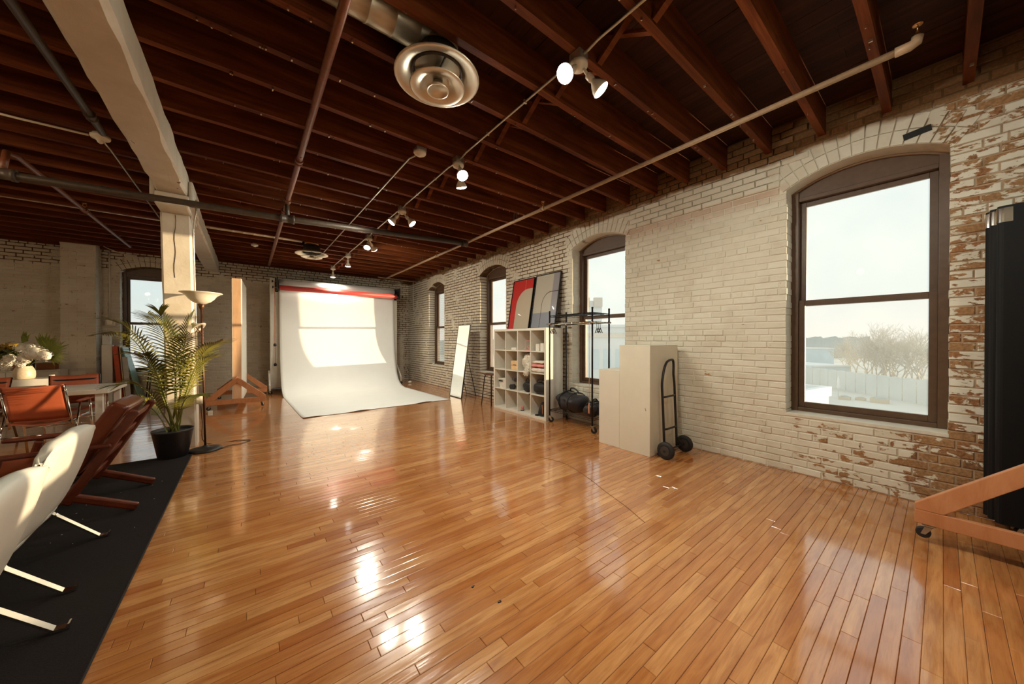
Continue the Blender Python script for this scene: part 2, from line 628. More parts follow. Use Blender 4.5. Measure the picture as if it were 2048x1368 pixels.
def make_wall(name, W, s0, s1, wins, ztop, thick, depth_sign, nsingle, umax):
    """W(s, z, n) places a wall point; n grows into the wall. wins: window middles"""
    core = MB()
    def prism_sz(poly, n0, n1):
        k = len(poly)
        v = [W(s, z, n0) for s, z in poly] + [W(s, z, n1) for s, z in poly]
        f = [tuple(reversed(range(k))), tuple(range(k, 2 * k))] + [(i, (i + 1) % k, k + (i + 1) % k, k + i) for i in range(k)]
        if depth_sign < 0:
            f = [tuple(reversed(q)) for q in f]
        core.add(v, f)
    MN = 0.009
    edges = [s0]
    for w in sorted(wins):
        edges += [w - HW, w + HW]
    edges.append(s1)
    for i in range(0, len(edges), 2):
        a, b = edges[i], edges[i + 1]
        if b > a:
            prism_sz([(a, 0), (b, 0), (b, ztop), (a, ztop)], MN, thick)
    for w in wins:
        prism_sz([(w - HW, 0), (w + HW, 0), (w + HW, ZB), (w - HW, ZB)], MN, thick)
        N = 14
        for k in range(N):
            a = -HW + 2 * HW * k / N
            b = -HW + 2 * HW * (k + 1) / N
            prism_sz([(w + a, arch_z(a)), (w + b, arch_z(b)), (w + b, ztop), (w + a, ztop)], MN, thick)
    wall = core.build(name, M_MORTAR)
    wall['kind'] = 'structure'
    rb = random.Random(len(name))
    bricks = []                                 # (sa, sb, za, zb, deep)
    CH, BL, J = 0.0675, 0.212, 0.010
    row, z = 0, 0.0
    while z < ztop - 0.03:
        za, zb_ = z + J / 2, min(z + CH - J / 2, ztop)
        header = row % 7 == 5
        L = 0.106 if header else BL
        s = s0 - (L / 2 if row % 2 else 0) + rb.uniform(-0.02, 0.02)
        while s < s1:
            a, b = max(s + J / 2, s0), min(s + L - J / 2, s1)
            s += L
            if b - a < 0.006:
                continue
            segs = [(a, b, False)]
            zm = (za + zb_) / 2
            for w in wins:
                out = []
                for (p, q, dp) in segs:
                    m = (p + q) / 2
                    if q <= w - HW - 0.001 or p >= w + HW + 0.001:
                        if ZB < zm < ZS + 0.03 and (abs(q - (w - HW)) < 0.048 or abs(p - (w + HW)) < 0.048):
                            dp = True
                            if m < w:
                                q = w - HW + rb.uniform(0.001, 0.007)
                            else:
                                p = w + HW - rb.uniform(0.001, 0.007)
                        # arch ring reaches a little past the opening
                        if ZS - 0.03 < zm < ZA + 0.24 and abs(m - w) < HW + 0.05:
                            continue
                        out.append((p, q, dp))
                        continue
                    if zm < ZB:
                        out.append((p, q, dp))
                    elif zm < ZS:
                        if p < w - HW - 0.034:
                            out.append((p, w - HW + rb.uniform(0.001, 0.007), True))
                        if q > w + HW + 0.034:
                            out.append((w + HW - rb.uniform(0.001, 0.007), q, True))
                    elif zm > arch_z(min(abs(m - w), HW)) + 0.235:
                        out.append((p, q, dp))
                    else:
                        if p < w - HW - 0.06 and q < w + HW:
                            out.append((p, w - HW - 0.05, dp))
                        elif q > w + HW + 0.06 and p > w - HW:
                            out.append((w + HW + 0.05, q, dp))
                segs = out
            for (p, q, dp) in segs:
                if (name == 'wall_right' and p > 3.8) or (name == 'wall_back' and (za > 2.8 or p > 3.3)):
                    p, q = p + (0 if dp else 0.003), q - (0 if dp else 0.003)
                    bricks.append((p, q, za + 0.003, zb_ - 0.003, dp))
                elif q - p > 0.004:
                    bricks.append((p, q, za, zb_, dp))
        row += 1
        z += CH
    def block_v(p, q, za, zb_, back, rg):
        n0 = rg.uniform(-0.003, 0.003)
        if name == 'wall_right' and za > 2.82 and q > 0.97 and p < 2.78:
            n0 -= 0.016
        c = 0.004
        j = [rg.uniform(-0.002, 0.002) for _ in range(8)]
        v = [W(p, za, back), W(q, za, back), W(q, zb_, back), W(p, zb_, back),
             W(p, za + j[0], n0 + c), W(q, za + j[1], n0 + c), W(q, zb_ + j[2], n0 + c), W(p, zb_ + j[3], n0 + c),
             W(p + c + j[4], za + c + j[0], n0), W(q - c + j[5], za + c + j[1], n0 + j[6]),
             W(q - c + j[5], zb_ - c + j[2], n0), W(p + c + j[4], zb_ - c + j[3], n0 + j[7])]
        f = [(8, 9, 10, 11)]
        for i in range(4):
            k = (i + 1) % 4
            f += [(i, k, 4 + k, 4 + i), (4 + i, 4 + k, 8 + k, 8 + i)]
        if depth_sign < 0:
            f = [tuple(reversed(t)) for t in f]
        return v, f
    def score(b):
        c = W((b[0] + b[1]) / 2, (b[2] + b[3]) / 2, 0)
        return shown(*c, b[1] - b[0], b[3] - b[2], umax)
    order = sorted(bricks, key=score, reverse=True)
    single = set(order[:nsingle])
    rest = MB()
    for b in bricks:
        v, f = block_v(b[0], b[1], b[2], b[3], 0.19 if b[4] else 0.02, rb)
        if b in single:
            MB().add(v, f).build('brick', M_BRICK, wall)
        else:
            rest.add(v, f)
    # two rings of bricks on edge over every window
    vous = []
    for w in wins:
        rise = ZA - ZS
        rad = (HW * HW + rise * rise) / (2 * rise)
        half = math.asin(HW / rad)
        for ring in (0, 1):
            r0 = rad + 0.004 + ring * 0.116
            r1 = r0 + 0.108
            n = 15
            ex = half * 1.06
            for k in range(n):
                a0 = -ex + 2 * ex * (k + 0.06) / n
                a1 = -ex + 2 * ex * (k + 0.94) / n
                def P(r_, a_, n_):
                    return W(w + r_ * math.sin(a_), ZA - rad + r_ * math.cos(a_), n_)
                pr = -0.004 + rb.uniform(-0.003, 0.002)
                bk = 0.19 if ring == 0 else 0.02
                v = [P(r0, a0, bk), P(r0, a1, bk), P(r1, a1, bk), P(r1, a0, bk), P(r0, a0, pr), P(r0, a1, pr), P(r1, a1, pr), P(r1, a0, pr)]
                f = [(4, 5, 6, 7), (0, 1, 5, 4), (1, 2, 6, 5), (2, 3, 7, 6), (3, 0, 4, 7)]
                if depth_sign < 0:
                    f = [tuple(reversed(t)) for t in f]
                MB().add(v, f).build('arch_brick', M_BRICK, wall)
    bf = rest.build('brick_field', M_BRICK, wall)
    bf['kind'] = 'stuff'
    return wall

WIN_Y = [0.465, 3.28, 6.085, 8.87]
wall_right = make_wall('wall_right', lambda s, z, n: (XR + n, s, z), YF, YB + 0.34, [-2.335] + WIN_Y, ZD, 0.34, 1, 300, 1975)
WIN_X = -1.665
wall_back = make_wall('wall_back', lambda s, z, n: (s, YB + n, z), XL, XR + 0.3, [WIN_X], ZD, 0.34, -1, 180, 2048)
wf = MB().box(XL - 0.3, XR + 0.45, YF - 0.3, YF, 0, ZD).build('wall_front', M_MORTAR); wf['kind'] = 'structure'
wlft = MB().box(XL - 0.3, XL, YF, YB + 0.45, 0, ZD).build('wall_left', M_MORTAR); wlft['kind'] = 'structure'

# brick pier standing out of the far wall
pier = MB().box(-2.86, -2.42, 10.60, YB + 0.02, 0, ZD).build('wall_pilaster', M_MORTAR)
pier['kind'] = 'structure'
pb = MB()
rb = random.Random(5)
z, row = 0.0, 0
while z < ZD - 0.03:
    s = -2.864 - (0.106 if row % 2 else 0)
    while s < -2.42:
        a, b = max(s + 0.004, -2.866), min(s + 0.208, -2.414)
        if b - a > 0.02:
            pb.box(a, b, 10.592 + rb.uniform(-0.003, 0.003), 10.61, z + 0.004, z + 0.0635)
        s += 0.212
    for k in range(2):
        pb.box(-2.43, -2.412 + rb.uniform(-0.003, 0.003), 10.61 + 0.17 * k, 10.61 + 0.17 * k + 0.162, z + 0.004, z + 0.0635)
    z += 0.0675
    row += 1
o = pb.build('brick_field', M_BRICK, pier); o['kind'] = 'stuff'

# ================================================================== windows
def make_window(idx, W, mid, dsgn):
    root = struct('window_%d' % idx)
    def box(mb, s0, s1, z0, z1, n0, n1):
        p = [W(mid + s, z, n) for n in (n0, n1) for z in (z0, z1) for s in (s0, s1)]
        f = [(0, 1, 3, 2), (4, 6, 7, 5), (0, 4, 5, 1), (2, 3, 7, 6), (0, 2, 6, 4), (1, 5, 7, 3)]
        if dsgn > 0:
            f = [tuple(reversed(q)) for q in f]
        mb.add(p, f)
    fr = MB()
    FW = 0.058
    box(fr, -HW, -HW + FW, ZB, ZS + 0.02, 0.19, 0.33)
    box(fr, HW - FW, HW, ZB, ZS + 0.02, 0.19, 0.33)
    box(fr, -HW + FW, HW - FW, ZB, ZB + 0.05, 0.19, 0.33)
    box(fr, -HW + FW, HW - FW, 2.70, 2.74, 0.20, 0.33)
    fr.build('window_frame', M_WINBROWN, root, bevel=0.004)
    ap = MB()
    N = 14
    for k in range(N):
        a = -HW + 2 * HW * k / N; b = -HW + 2 * HW * (k + 1) / N
        v = [W(mid + a, 2.73, 0.215), W(mid + b, 2.73, 0.215), W(mid + b, arch_z(b) + 0.003, 0.215), W(mid + a, arch_z(a) + 0.003, 0.215),
             W(mid + a, 2.73, 0.30), W(mid + b, 2.73, 0.30), W(mid + b, arch_z(b) + 0.003, 0.30), W(mid + a, arch_z(a) + 0.003, 0.30)]
        f = [(3, 2, 1, 0), (4, 5, 6, 7)]
        if dsgn < 0: f = [tuple(reversed(q)) for q in f]
        ap.add(v, f)
    ap.build('arch_panel', M_WINBROWN, root)
    bead = MB()
    bead.tube([W(mid - HW + 2 * HW * k / 18, arch_z(-HW + 2 * HW * k / 18) - 0.008, 0.20) for k in range(19)], 0.014, 6)
    bead.build('arch_bead', M_WINTRIM, root)
    def sash(name, z0, z1, n0, n1, bot, top):
        a = HW - FW
        st = 0.048
        mb = MB()
        box(mb, -a, -a + st, z0, z1, n0, n1)
        box(mb, a - st, a, z0, z1, n0, n1)
        box(mb, -a + st, a - st, z0, z0 + bot, n0, n1)
        box(mb, -a + st, a - st, z1 - top, z1, n0, n1)
        s = mb.build(name, M_WINBROWN, root, bevel=0.003)
        g = MB()
        nm = (n0 + n1) / 2
        box(g, -a + st, a - st, z0 + bot, z1 - top, nm - 0.002, nm + 0.002)
        g.build('pane', M_GLASS, s)
    sash('lower_sash', ZB + 0.05, 1.70, 0.215, 0.25, 0.055, 0.055)
    sash('upper_sash', 1.645, 2.70, 0.262, 0.30, 0.055, 0.045)
    si = MB()
    box(si, -HW, HW, ZB - 0.02, ZB + 0.012, 0.0, 0.20)
    box(si, -HW, HW, ZB - 0.04, ZB + 0.005, 0.33, 0.42)
    si.build('window_sill', M_WHITEPAINT, root, bevel=0.005)
    return root
for i, yv in enumerate(WIN_Y):
    make_window(i + 1, lambda s, z, n: (XR + n, s, z), yv, 1)
make_window(5, lambda s, z, n: (s, YB + n, z), WIN_X, -1)
make_window(6, lambda s, z, n: (XR + n, s, z), -2.335, 1)

# ================================================================== ceiling: deck boards on joists, a painted beam on a post
ceiling = MB().box(XL - 0.3, XR + 0.45, YF - 0.3, YB + 0.45, ZD + 0.022, ZD + 0.15).build('ceiling', M_DECK)
ceiling['kind'] = 'structure'
rc = random.Random(11)
x = XL
while x < XR:
    yv = YF
    w = 0.138
    while yv < YB:
        L = rc.choice((2.43, 3.24, 4.05, 4.86))
        y1 = min(yv + L, YB)
        MB().box(x + 0.0015, min(x + w, XR) - 0.0015, yv + 0.001, y1 - 0.001, ZD + rc.uniform(0, 0.004), ZD + 0.022).build('deck_board', M_DECK, ceiling)
        yv = y1
    x += w
JY0, JP, JT = -0.11, 0.405, 0.052
joist_ys = [JY0 + JP * k for k in range(-10, 28)]
nails = MB()
for yv in joist_ys:
    if yv < YF + 0.05 or yv > YB - 0.06:
        continue
    for (xa, xb, dy) in ((-0.74, XR + 0.0, 0.0), (XL, -0.58, 0.053)):
        me = MB()
        N = 8
        # slightly wavy underside
        zz = [ZJ + rc.uniform(-0.006, 0.006) for _ in range(N + 1)]
        t = JT / 2
        v, f = [], []
        for k in range(N + 1):
            xx = xa + (xb - xa) * k / N
            jy = rc.uniform(-0.003, 0.003)
            v += [(xx, yv + dy - t + jy, zz[k]), (xx, yv + dy + t + jy, zz[k]), (xx, yv + dy + t, ZD), (xx, yv + dy - t, ZD)]
        for k in range(N):
            a = 4 * k
            for i in range(4):
                j = (i + 1) % 4
                f.append((a + i, a + 4 + i, a + 4 + j, a + j))
        f += [(0, 1, 2, 3), (4 * N + 3, 4 * N + 2, 4 * N + 1, 4 * N)]
        me.add(v, f).build('joist', M_JOIST, ceiling)
    if -0.3 < yv < 7:
        for k in range(16):                      # nail ends left in the underside
            xx = rc.uniform(-0.4, XR - 0.1)
            nails.box(xx - 0.004, xx + 0.004, yv + rc.uniform(-0.018, 0.018) - 0.002, yv + 0.004, ZJ - 0.014, ZJ + 0.008)
o = nails.build('nail_ends', mat('nail_steel', S(190, 170, 140), 0.3, 1.0), ceiling); o['kind'] = 'stuff'
for a, b in zip(joist_ys[:-1], joist_ys[1:]):    # crossed bridging between the joists
    if a < -0.6 or b > YB:
        continue
    for k in (0, 1):
        z0, z1 = (ZJ + 0.02, ZD - 0.02) if k else (ZD - 0.02, ZJ + 0.02)
        MB().bar((1.93 + 0.05 * k, a + JT / 2, z0), (1.93 + 0.05 * k, b - JT / 2, z1), 0.045, 0.022, (0, 0, 1)).build('bridging_strut', M_JOIST, ceiling)

def rough_beam(mb, x0, x1, z0, z1, y0, y1, n, rg, c=0.02):
    """a squared timber with knocked-off corners"""
    v, f = [], []
    for k in range(n + 1):
        yy = y0 + (y1 - y0) * k / n
        j = lambda: rg.uniform(-0.006, 0.006)
        cc = c * rg.uniform(0.5, 1.6)
        v += [(x0 + j(), yy, z0 + cc), (x0 + cc, yy, z0 + j()), (x1 - cc, yy, z0 + j()), (x1 + j(), yy, z0 + cc), (x1 + j(), yy, z1), (x0 + j(), yy, z1)]
    for k in range(n):
        a = 6 * k
        for i in range(6):
            q = (i + 1) % 6
            f.append((a + i, a + q, a + 6 + q, a + 6 + i))
    f += [tuple(reversed(range(6))), tuple(range(6 * n, 6 * n + 6))]
    mb.add(v, f)
beam = struct('timber_beam')
b1 = MB(); rough_beam(b1, -0.79, -0.535, 2.955, ZJ - 0.006, YF, 5.72, 60, rc); b1.build('beam_length', M_TIMBER, beam)
b2 = MB(); rough_beam(b2, -0.785, -0.54, 2.96, ZJ - 0.006, 5.73, YB, 34, rc); b2.build('beam_length', M_TIMBER, beam)
MB().box(-0.53, -0.49, 5.36, 6.10, 2.88, 3.13).build('splice_plate', M_TIMBER, beam, bevel=0.015)
MB().box(-0.84, -0.795, 5.36, 6.10, 2.88, 3.13).build('splice_plate', M_TIMBER, beam, bevel=0.015)
MB().box(-0.80, -0.52, 5.33, 6.15, 2.80, 2.95).build('bolster', M_TIMBER, beam, bevel=0.02)
col_o = struct('timber_column')
cm = MB()
rg = random.Random(2)
N = 14
v, f = [], []
for k in range(N + 1):
    t = k / N
    z = 2.80 * t
    xo = 0.012 - 0.045 * t                       # the old post leans a little
    x0, x1, y0, y1 = -0.765 + xo, -0.50 + xo, 5.63, 5.90
    c = 0.018
    j = lambda: rg.uniform(-0.003, 0.003)
    v += [(x0 + c, y0 + j(), z), (x1 - c, y0 + j(), z), (x1 + j(), y0 + c, z), (x1 + j(), y1 - c, z),
          (x1 - c, y1, z), (x0 + c, y1, z), (x0 + j(), y1 - c, z), (x0 + j(), y0 + c, z)]
for k in range(N):
    a = 8 * k
    for i in range(8):
        q = (i + 1) % 8
        f.append((a + i, a + q, a + 8 + q, a + 8 + i))
f += [tuple(reversed(range(8))), tuple(range(8 * N, 8 * N + 8))]
cm.add(v, f).build('post', M_TIMBER, col_o)
crk = MB()
crk.tube([(-0.655 + 0.006 * math.sin(k * 1.3) - 0.030 * (0.5 + 0.02 * k), 5.6285, 2.79 - k * 0.075) for k in range(11)], 0.0022, 5)
crk.build('drying_crack', mat('crack_dark', S(50, 30, 18), 0.9), col_o)
# ================================================================== ceiling services
M_PIPE_BROWN = mat('brown_pipe_paint', S(122, 70, 44), 0.42, var=0.2, scale=30)
M_PIPE_DARK = mat('dark_pipe', S(74, 62, 50), 0.45, var=0.2, scale=25)
M_PIPE_PALE = mat('pale_pipe_paint', S(168, 138, 108), 0.4, var=0.12, scale=30)
M_CONDUIT = mat('galvanised_conduit', S(196, 186, 168), 0.32, 0.75, var=0.08)
M_FIXTURE = mat('white_porcelain', S(226, 216, 196), 0.35, var=0.05)
M_SATIN = mat('satin_aluminium', S(206, 194, 172), 0.34, 0.55, var=0.05)
M_BRASS = mat('brass', S(200, 140, 80), 0.3, 1.0)

def duct_mat():
    t = NT('spiral_duct_metal')
    n = t.noise(t.coord('World', (1, 4, 4)), 4, 4)
    t.set(**{'Base Color': t.ramp(n, [(0.3, S(150, 138, 116)), (0.7, S(190, 178, 154))]), 'Metallic': 0.6, 'Roughness': 0.38})
    t.bump(n, 0.15, 0.01)
    return t.m
M_DUCT = duct_mat()

def run_pipe(name, label, pts, r, m, fittings=(), fm=None, cat='pipe', group=None, hangers=()):
    t = thing(name, label, cat, pts[0], group=group)
    MB().tube(pts, r, 12).build('pipe_run', m, t)
    for p, ax, L in fittings:
        a, b = Vector(p) - Vector(ax) * L / 2, Vector(p) + Vector(ax) * L / 2
        MB().tube([a, a.lerp(b, .2), a.lerp(b, .2), a.lerp(b, .8), a.lerp(b, .8), b], [r * 1.45, r * 1.45, r * 1.25, r * 1.25, r * 1.45, r * 1.45], 12).build('fitting', fm or m, t)
    for p in hangers:
        h = MB()
        h.tube([(p[0] - 0.02, p[1], ZJ + 0.05), (p[0] - r - 0.004, p[1], p[2]), (p[0], p[1], p[2] - r - 0.004), (p[0] + r + 0.004, p[1], p[2]), (p[0] + 0.02, p[1], ZJ + 0.05)], 0.004, 6)
        h.build('hanger', M_PIPE_DARK, t)
    return t

def sprinkler(t, p, up=True):
    """small sprinkler head: boss, two yoke arms, deflector"""
    s = 1 if up else -1
    h = MB()
    h.lathe([(0.014, 0), (0.014, 0.02 * s), (0.009, 0.022 * s), (0.009, 0.035 * s)], 10, p)
    for k in (-1, 1):
        h.tube([(p[0] + 0.009 * k, p[1], p[2] + 0.03 * s), (p[0] + 0.018 * k, p[1], p[2] + 0.045 * s), (p[0] + 0.014 * k, p[1], p[2] + 0.062 * s), (p[0], p[1], p[2] + 0.072 * s)], 0.0035, 6)
    h.lathe([(0.0, 0.074 * s), (0.022, 0.072 * s), (0.022, 0.076 * s), (0.0, 0.08 * s)], 12, p)
    h.build('sprinkler_head', M_BRASS, t)

# long pale line near the window wall
t = run_pipe('sprinkler_pipe', 'long pale sprinkler pipe running above the windows along the right wall', [(3.16, 0.16, 3.075), (3.16, 10.5, 3.08)], 0.021, M_PIPE_PALE,
             [((3.16, yv, 3.08), (0, 1, 0), 0.07) for yv in (3.35, 5.35, 6.6, 9.4)], hangers=[(3.16, 3.95, 3.08), (3.16, 7.4, 3.08)])
MB().tube([(3.16, 0.19, 3.075), (3.16, 0.13, 3.075), (3.16, 0.105, 3.085), (3.16, 0.10, 3.115)], [0.028, 0.028, 0.028, 0.026], 12).build('elbow', M_PIPE_PALE, t)
sprinkler(t, (3.16, 0.10, 3.11))
for yv in (3.35, 6.6):
    sprinkler(t, (3.16, yv, 3.10))
t2 = run_pipe('branch_pipe', 'short pale pipe branch crossing near the far right corner', [(3.0, 10.15, 3.13), (4.2, 10.15, 3.11)], 0.016, M_PIPE_PALE)
# brown line right of the beam
run_pipe('sprinkler_pipe', 'brown sprinkler pipe hung below the joists beside the painted beam', [(0.42, YF + 0.1, 3.12), (0.42, 10.1, 3.12)], 0.027, M_PIPE_BROWN,
         [((0.42, 4.05, 3.12), (0, 1, 0), 0.09), ((0.42, 5.28, 3.12), (0, 1, 0), 0.10), ((0.42, 5.75, 3.12), (0, 1, 0), 0.09)], hangers=[(0.42, 3.9, 3.12), (0.42, 8.4, 3.12)])
# dark main across the room
run_pipe('sprinkler_main', 'dark sloping main pipe crossing the whole studio in front of the post', [(-6.9, 5.35, 2.70), (-1.79, 5.35, 2.825), (0.42, 5.35, 2.90), (3.16, 5.35, 3.05)], 0.040, M_PIPE_DARK,
         [((0.42, 5.35, 2.90), (1, 0, 0.04), 0.16), ((-1.77, 5.35, 2.83), (1, 0, 0.03), 0.16), ((3.10, 5.35, 3.045), (1, 0, 0.05), 0.10)],
         hangers=[(-3.0, 5.35, 2.80)])
rp_ = MB(); rp_.tube([(0.42, 5.35, 2.92), (0.42, 5.35, 3.11)], 0.028, 10)
tag(rp_.build('pipe_riser', M_PIPE_DARK), 'short dark riser joining the brown pipe to the dark main', 'pipe')
# brown line in the left bay
t = run_pipe('sprinkler_pipe', 'brown sprinkler pipe in the left bay running towards the far window', [(-1.77, 5.35, 2.86), (-1.77, 5.42, 3.06), (-1.77, 5.6, 3.10), (-1.77, 9.65, 3.10)], 0.025, M_PIPE_BROWN,
         [((-1.77, 7.35, 3.10), (0, 1, 0), 0.09)])
sprinkler(t, (-1.77, 7.35, 3.12))
MB().tube([(-1.77, 9.6, 3.17), (-1.77, 9.6, 3.10)], [0.006, 0.006], 6).build('hanger', M_PIPE_DARK, t)
run_pipe('sprinkler_pipe', 'dark pipe running along the left side of the painted beam', [(-1.0, YF + 0.1, 3.13), (-1.0, 4.6, 3.13)], 0.026, M_PIPE_DARK, [((-1.0, 4.3, 3.13), (0, 1, 0), 0.08)])

# ---- conduits and lamp holders
def conduit(label, pts, r=0.0085, m=None):
    t = thing('conduit', label, 'conduit', pts[0])
    MB().tube(pts, r, 8).build('tube', m or M_CONDUIT, t)
    return t
LAMP_X = 1.74
lamp_ys = [-1.74, -0.12, 1.50, 3.13, 4.76, 6.42, 8.04, 9.68]
for i in range(len(lamp_ys) - 1):
    a, b = lamp_ys[i], lamp_ys[i + 1]
    nm = ('thin steel conduit behind the viewer end of the spotlight row', 'thin steel conduit from the top edge to the big near spotlight pair',
          'thin steel conduit between the nearest and second spotlight pairs', 'thin steel conduit between the second and third spotlight pairs',
          'thin steel conduit between the third and fourth spotlight pairs', 'thin steel conduit between the fourth spotlight pair and the first single spot',
          'thin steel conduit between the two farthest single spotlights')[i]
    c = conduit(nm, [(LAMP_X, a + 0.03, 3.175), (LAMP_X, a + 0.10, 3.175), (LAMP_X, a + 0.2, 3.188), (LAMP_X, b - 0.16, 3.188), (LAMP_X, b - 0.08, 3.175), (LAMP_X, b - 0.03, 3.175)])
    for yv in (a + 0.55, b - 0.55):
        MB().box(LAMP_X - 0.014, LAMP_X + 0.014, yv - 0.008, yv + 0.008, 3.178, 3.202).build('clip', M_CONDUIT, c)

def lens_mat():
    t = NT('lit_bulb_lens')
    n = t.noise(t.coord('Object'), 20, 2)
    t.set(**{'Base Color': (0.9, 0.9, 0.85), 'Emission Color': t.ramp(n, [(0.3, (0.90, 1.0, 0.93)), (0.7, (1.0, 1.0, 0.95))]), 'Emission Strength': 22.0, 'Roughness': 0.3})
    return t.m
M_LENS = lens_mat()
def lampholder_base(t, p, r=0.06):
    MB().lathe([(r * 0.75, 0.03), (r * 0.8, 0.012), (r, 0.010), (r, -0.006), (r * 0.92, -0.016), (r * 0.45, -0.024), (r * 0.42, -0.034), (0.0, -0.034)], 20, p).build('ceiling_plate', M_FIXTURE, t)
    for k in (-1, 1):
        MB().lathe([(0.0, -0.02), (0.006, -0.019), (0.006, -0.014)], 8, (p[0] + k * r * 0.7, p[1], p[2])).build('screw', M_CONDUIT, t)

def bulb(t, p, d, first, power=1.0, colour=None):
    """reflector bulb in a swivel socket: p on the plate, d the aim"""
    d = Vector(d).normalized()
    q = Vector(p) + d * 0.035
    Mx = Matrix.Translation(q) @ d.to_track_quat('Z', 'Y').to_matrix().to_4x4()
    s = MB()
    s.tube([Vector(p) + Vector((0, 0, 0.01)), q], 0.011, 10)
    s.lathe([(0.016, 0.0), (0.023, 0.008), (0.023, 0.045), (0.019, 0.05)], 16, (0, 0, 0), Mx)
    s.build('socket', M_FIXTURE, t)
    b_ = MB()
    b_.lathe([(0.017, 0.048), (0.020, 0.062), (0.036, 0.085), (0.052, 0.115), (0.056, 0.132), (0.054, 0.138)], 20, (0, 0, 0), Mx)
    bo = b_.build('bulb', M_FIXTURE, t)
    l = MB()
    l.lathe([(0.0545, 0.1385), (0.045, 0.147), (0.025, 0.153), (0.0, 0.155)], 20, (0, 0, 0), Mx)
    l.build('lens', M_LENS, bo)
    ld = bpy.data.lights.new('bulb_light', 'SPOT')
    ld.energy = SPOT_W * power
    ld.color = colour or SPOT_COL
    ld.spot_size = R(156)
    ld.spot_blend = 0.75
    ld.shadow_soft_size = 0.06
    lo = bpy.data.objects.new('bulb_light', ld)
    COL.objects.link(lo)
    lo.location = q + d * 0.165
    lo.rotation_euler = d.to_track_quat('-Z', 'Y').to_euler()
    lo.parent = t
    lo.matrix_parent_inverse = parent_world(t).inverted()

AIMS = [((-0.5, -0.3, -0.8), (0.6, 0.2, -0.75)), ((-0.6, -0.2, -0.75), (0.5, 0.3, -0.8)),
        ((-0.72, -0.12, -0.66), (0.52, -0.42, -0.76)), ((-0.12, -0.62, -0.78), (0.30, 0.22, -0.90)),
        ((-0.60, 0.20, -0.75), (0.55, -0.35, -0.75)), ((-0.25, -0.42, -0.82), (0.55, 0.50, -0.66)),
        ((0.06, 0.30, -0.95),), ((0.0, 0.12, -1.0),)]
NEAR = ['twin spotlight behind the viewer', 'twin spotlight just above the viewer', 'large nearest twin spotlight, lit, under the joists beside the round diffuser',
        'second lit twin spotlight, one bulb aimed at the viewer', 'third lit twin spotlight with bulbs splayed apart', 'fourth lit twin spotlight just beyond the dark main pipe',
        'single lit spotlight, fifth along the conduit', 'smallest single lit spotlight hanging over the backdrop']
for yv, aims, lb in zip(lamp_ys, AIMS, NEAR):
    t = thing('ceiling_spotlight', lb, 'spotlight', (LAMP_X, yv, 3.20), group='spotlights along the conduit')
    lampholder_base(t, (LAMP_X, yv, 3.125))
    MB().box(LAMP_X - 0.045, LAMP_X + 0.045, yv - 0.045, yv + 0.045, 3.137, 3.2).build('junction_box', M_CONDUIT, t, bevel=0.006)
    for k, d in enumerate(aims):
        off = Vector((d[0], d[1], 0)) * (0.05 if len(aims) > 1 else 0)
        bulb(t, (LAMP_X + off.x, yv + off.y, 3.09), d, k == 0, 0.5 if yv < 1 else 1.0)

# added fill lamps, unseen above the lounge, to brighten the left bay
for k, yv in enumerate((1.1, 2.7, 4.3)):
    t = thing('ceiling_spotlight', ('added twin fill spotlight over the lounge chairs, nearest the front wall', 'added twin fill spotlight over the lounge chairs, middle of the row', 'added twin fill spotlight over the lounge chairs, last before the main pipe')[k], 'spotlight', (-2.97, yv, 3.20), group='added fill spotlights over the lounge')
    lampholder_base(t, (-2.97, yv, 3.17))
    for d in ((-0.55, 0.35, -0.75), (0.35, 0.6, -0.72)):
        bulb(t, (-2.97 + d[0] * 0.05, yv + d[1] * 0.05, 3.135), d, False, 0.45, (1.0, 0.72, 0.44))
# second, unlit line
conduit('thin steel conduit with an empty lampholder, beside the spotlight row', [(1.34, 3.30, 3.16), (1.33, 3.42, 3.185), (1.30, 8.2, 3.185)])
t = thing('lampholder', 'white lampholder without a bulb on a metal box, at the end of the conduit', 'lampholder', (1.36, 3.22, 3.2))
MB().box(1.31, 1.41, 3.17, 3.27, 3.165, 3.205).build('junction_box', M_CONDUIT, t, bevel=0.004)
lampholder_base(t, (1.36, 3.22, 3.165))
t = thing('lampholder', 'white lampholder without a bulb beside the left side of the painted beam', 'lampholder', (-1.06, 4.80, 3.2))
lampholder_base(t, (-1.06, 4.80, 3.17), 0.065)
MB().blob((-1.06, 4.80, 3.13), (0.022, 0.022, 0.02)).build('socket', M_FIXTURE, t)
conduit('white cable running in from the left edge to the lampholder', [(-3.6, 4.86, 3.20), (-2.2, 4.84, 3.187), (-1.5, 4.82, 3.17), (-1.13, 4.80, 3.165)], 0.010, M_FIXTURE)
conduit('thin conduit from the left lampholder past the post top', [(-1.06, 4.87, 3.165), (-1.06, 5.1, 3.185), (-1.06, 7.9, 3.185)], 0.008)
t = thing('lampholder', 'small empty lampholder in the dark far left bay', 'lampholder', (-3.0, 8.6, 3.2))
lampholder_base(t, (-2.97, 8.65, 3.17), 0.065)
conduit('thin conduit leading to the far left lampholder', [(-2.97, 6.4, 3.185), (-2.97, 8.58, 3.17)], 0.008)
t = thing('lampholder', 'small empty lampholder between the far joists left of the far diffuser', 'lampholder', (0.12, 8.40, 3.2))
lampholder_base(t, (0.12, 8.40, 3.178), 0.06)

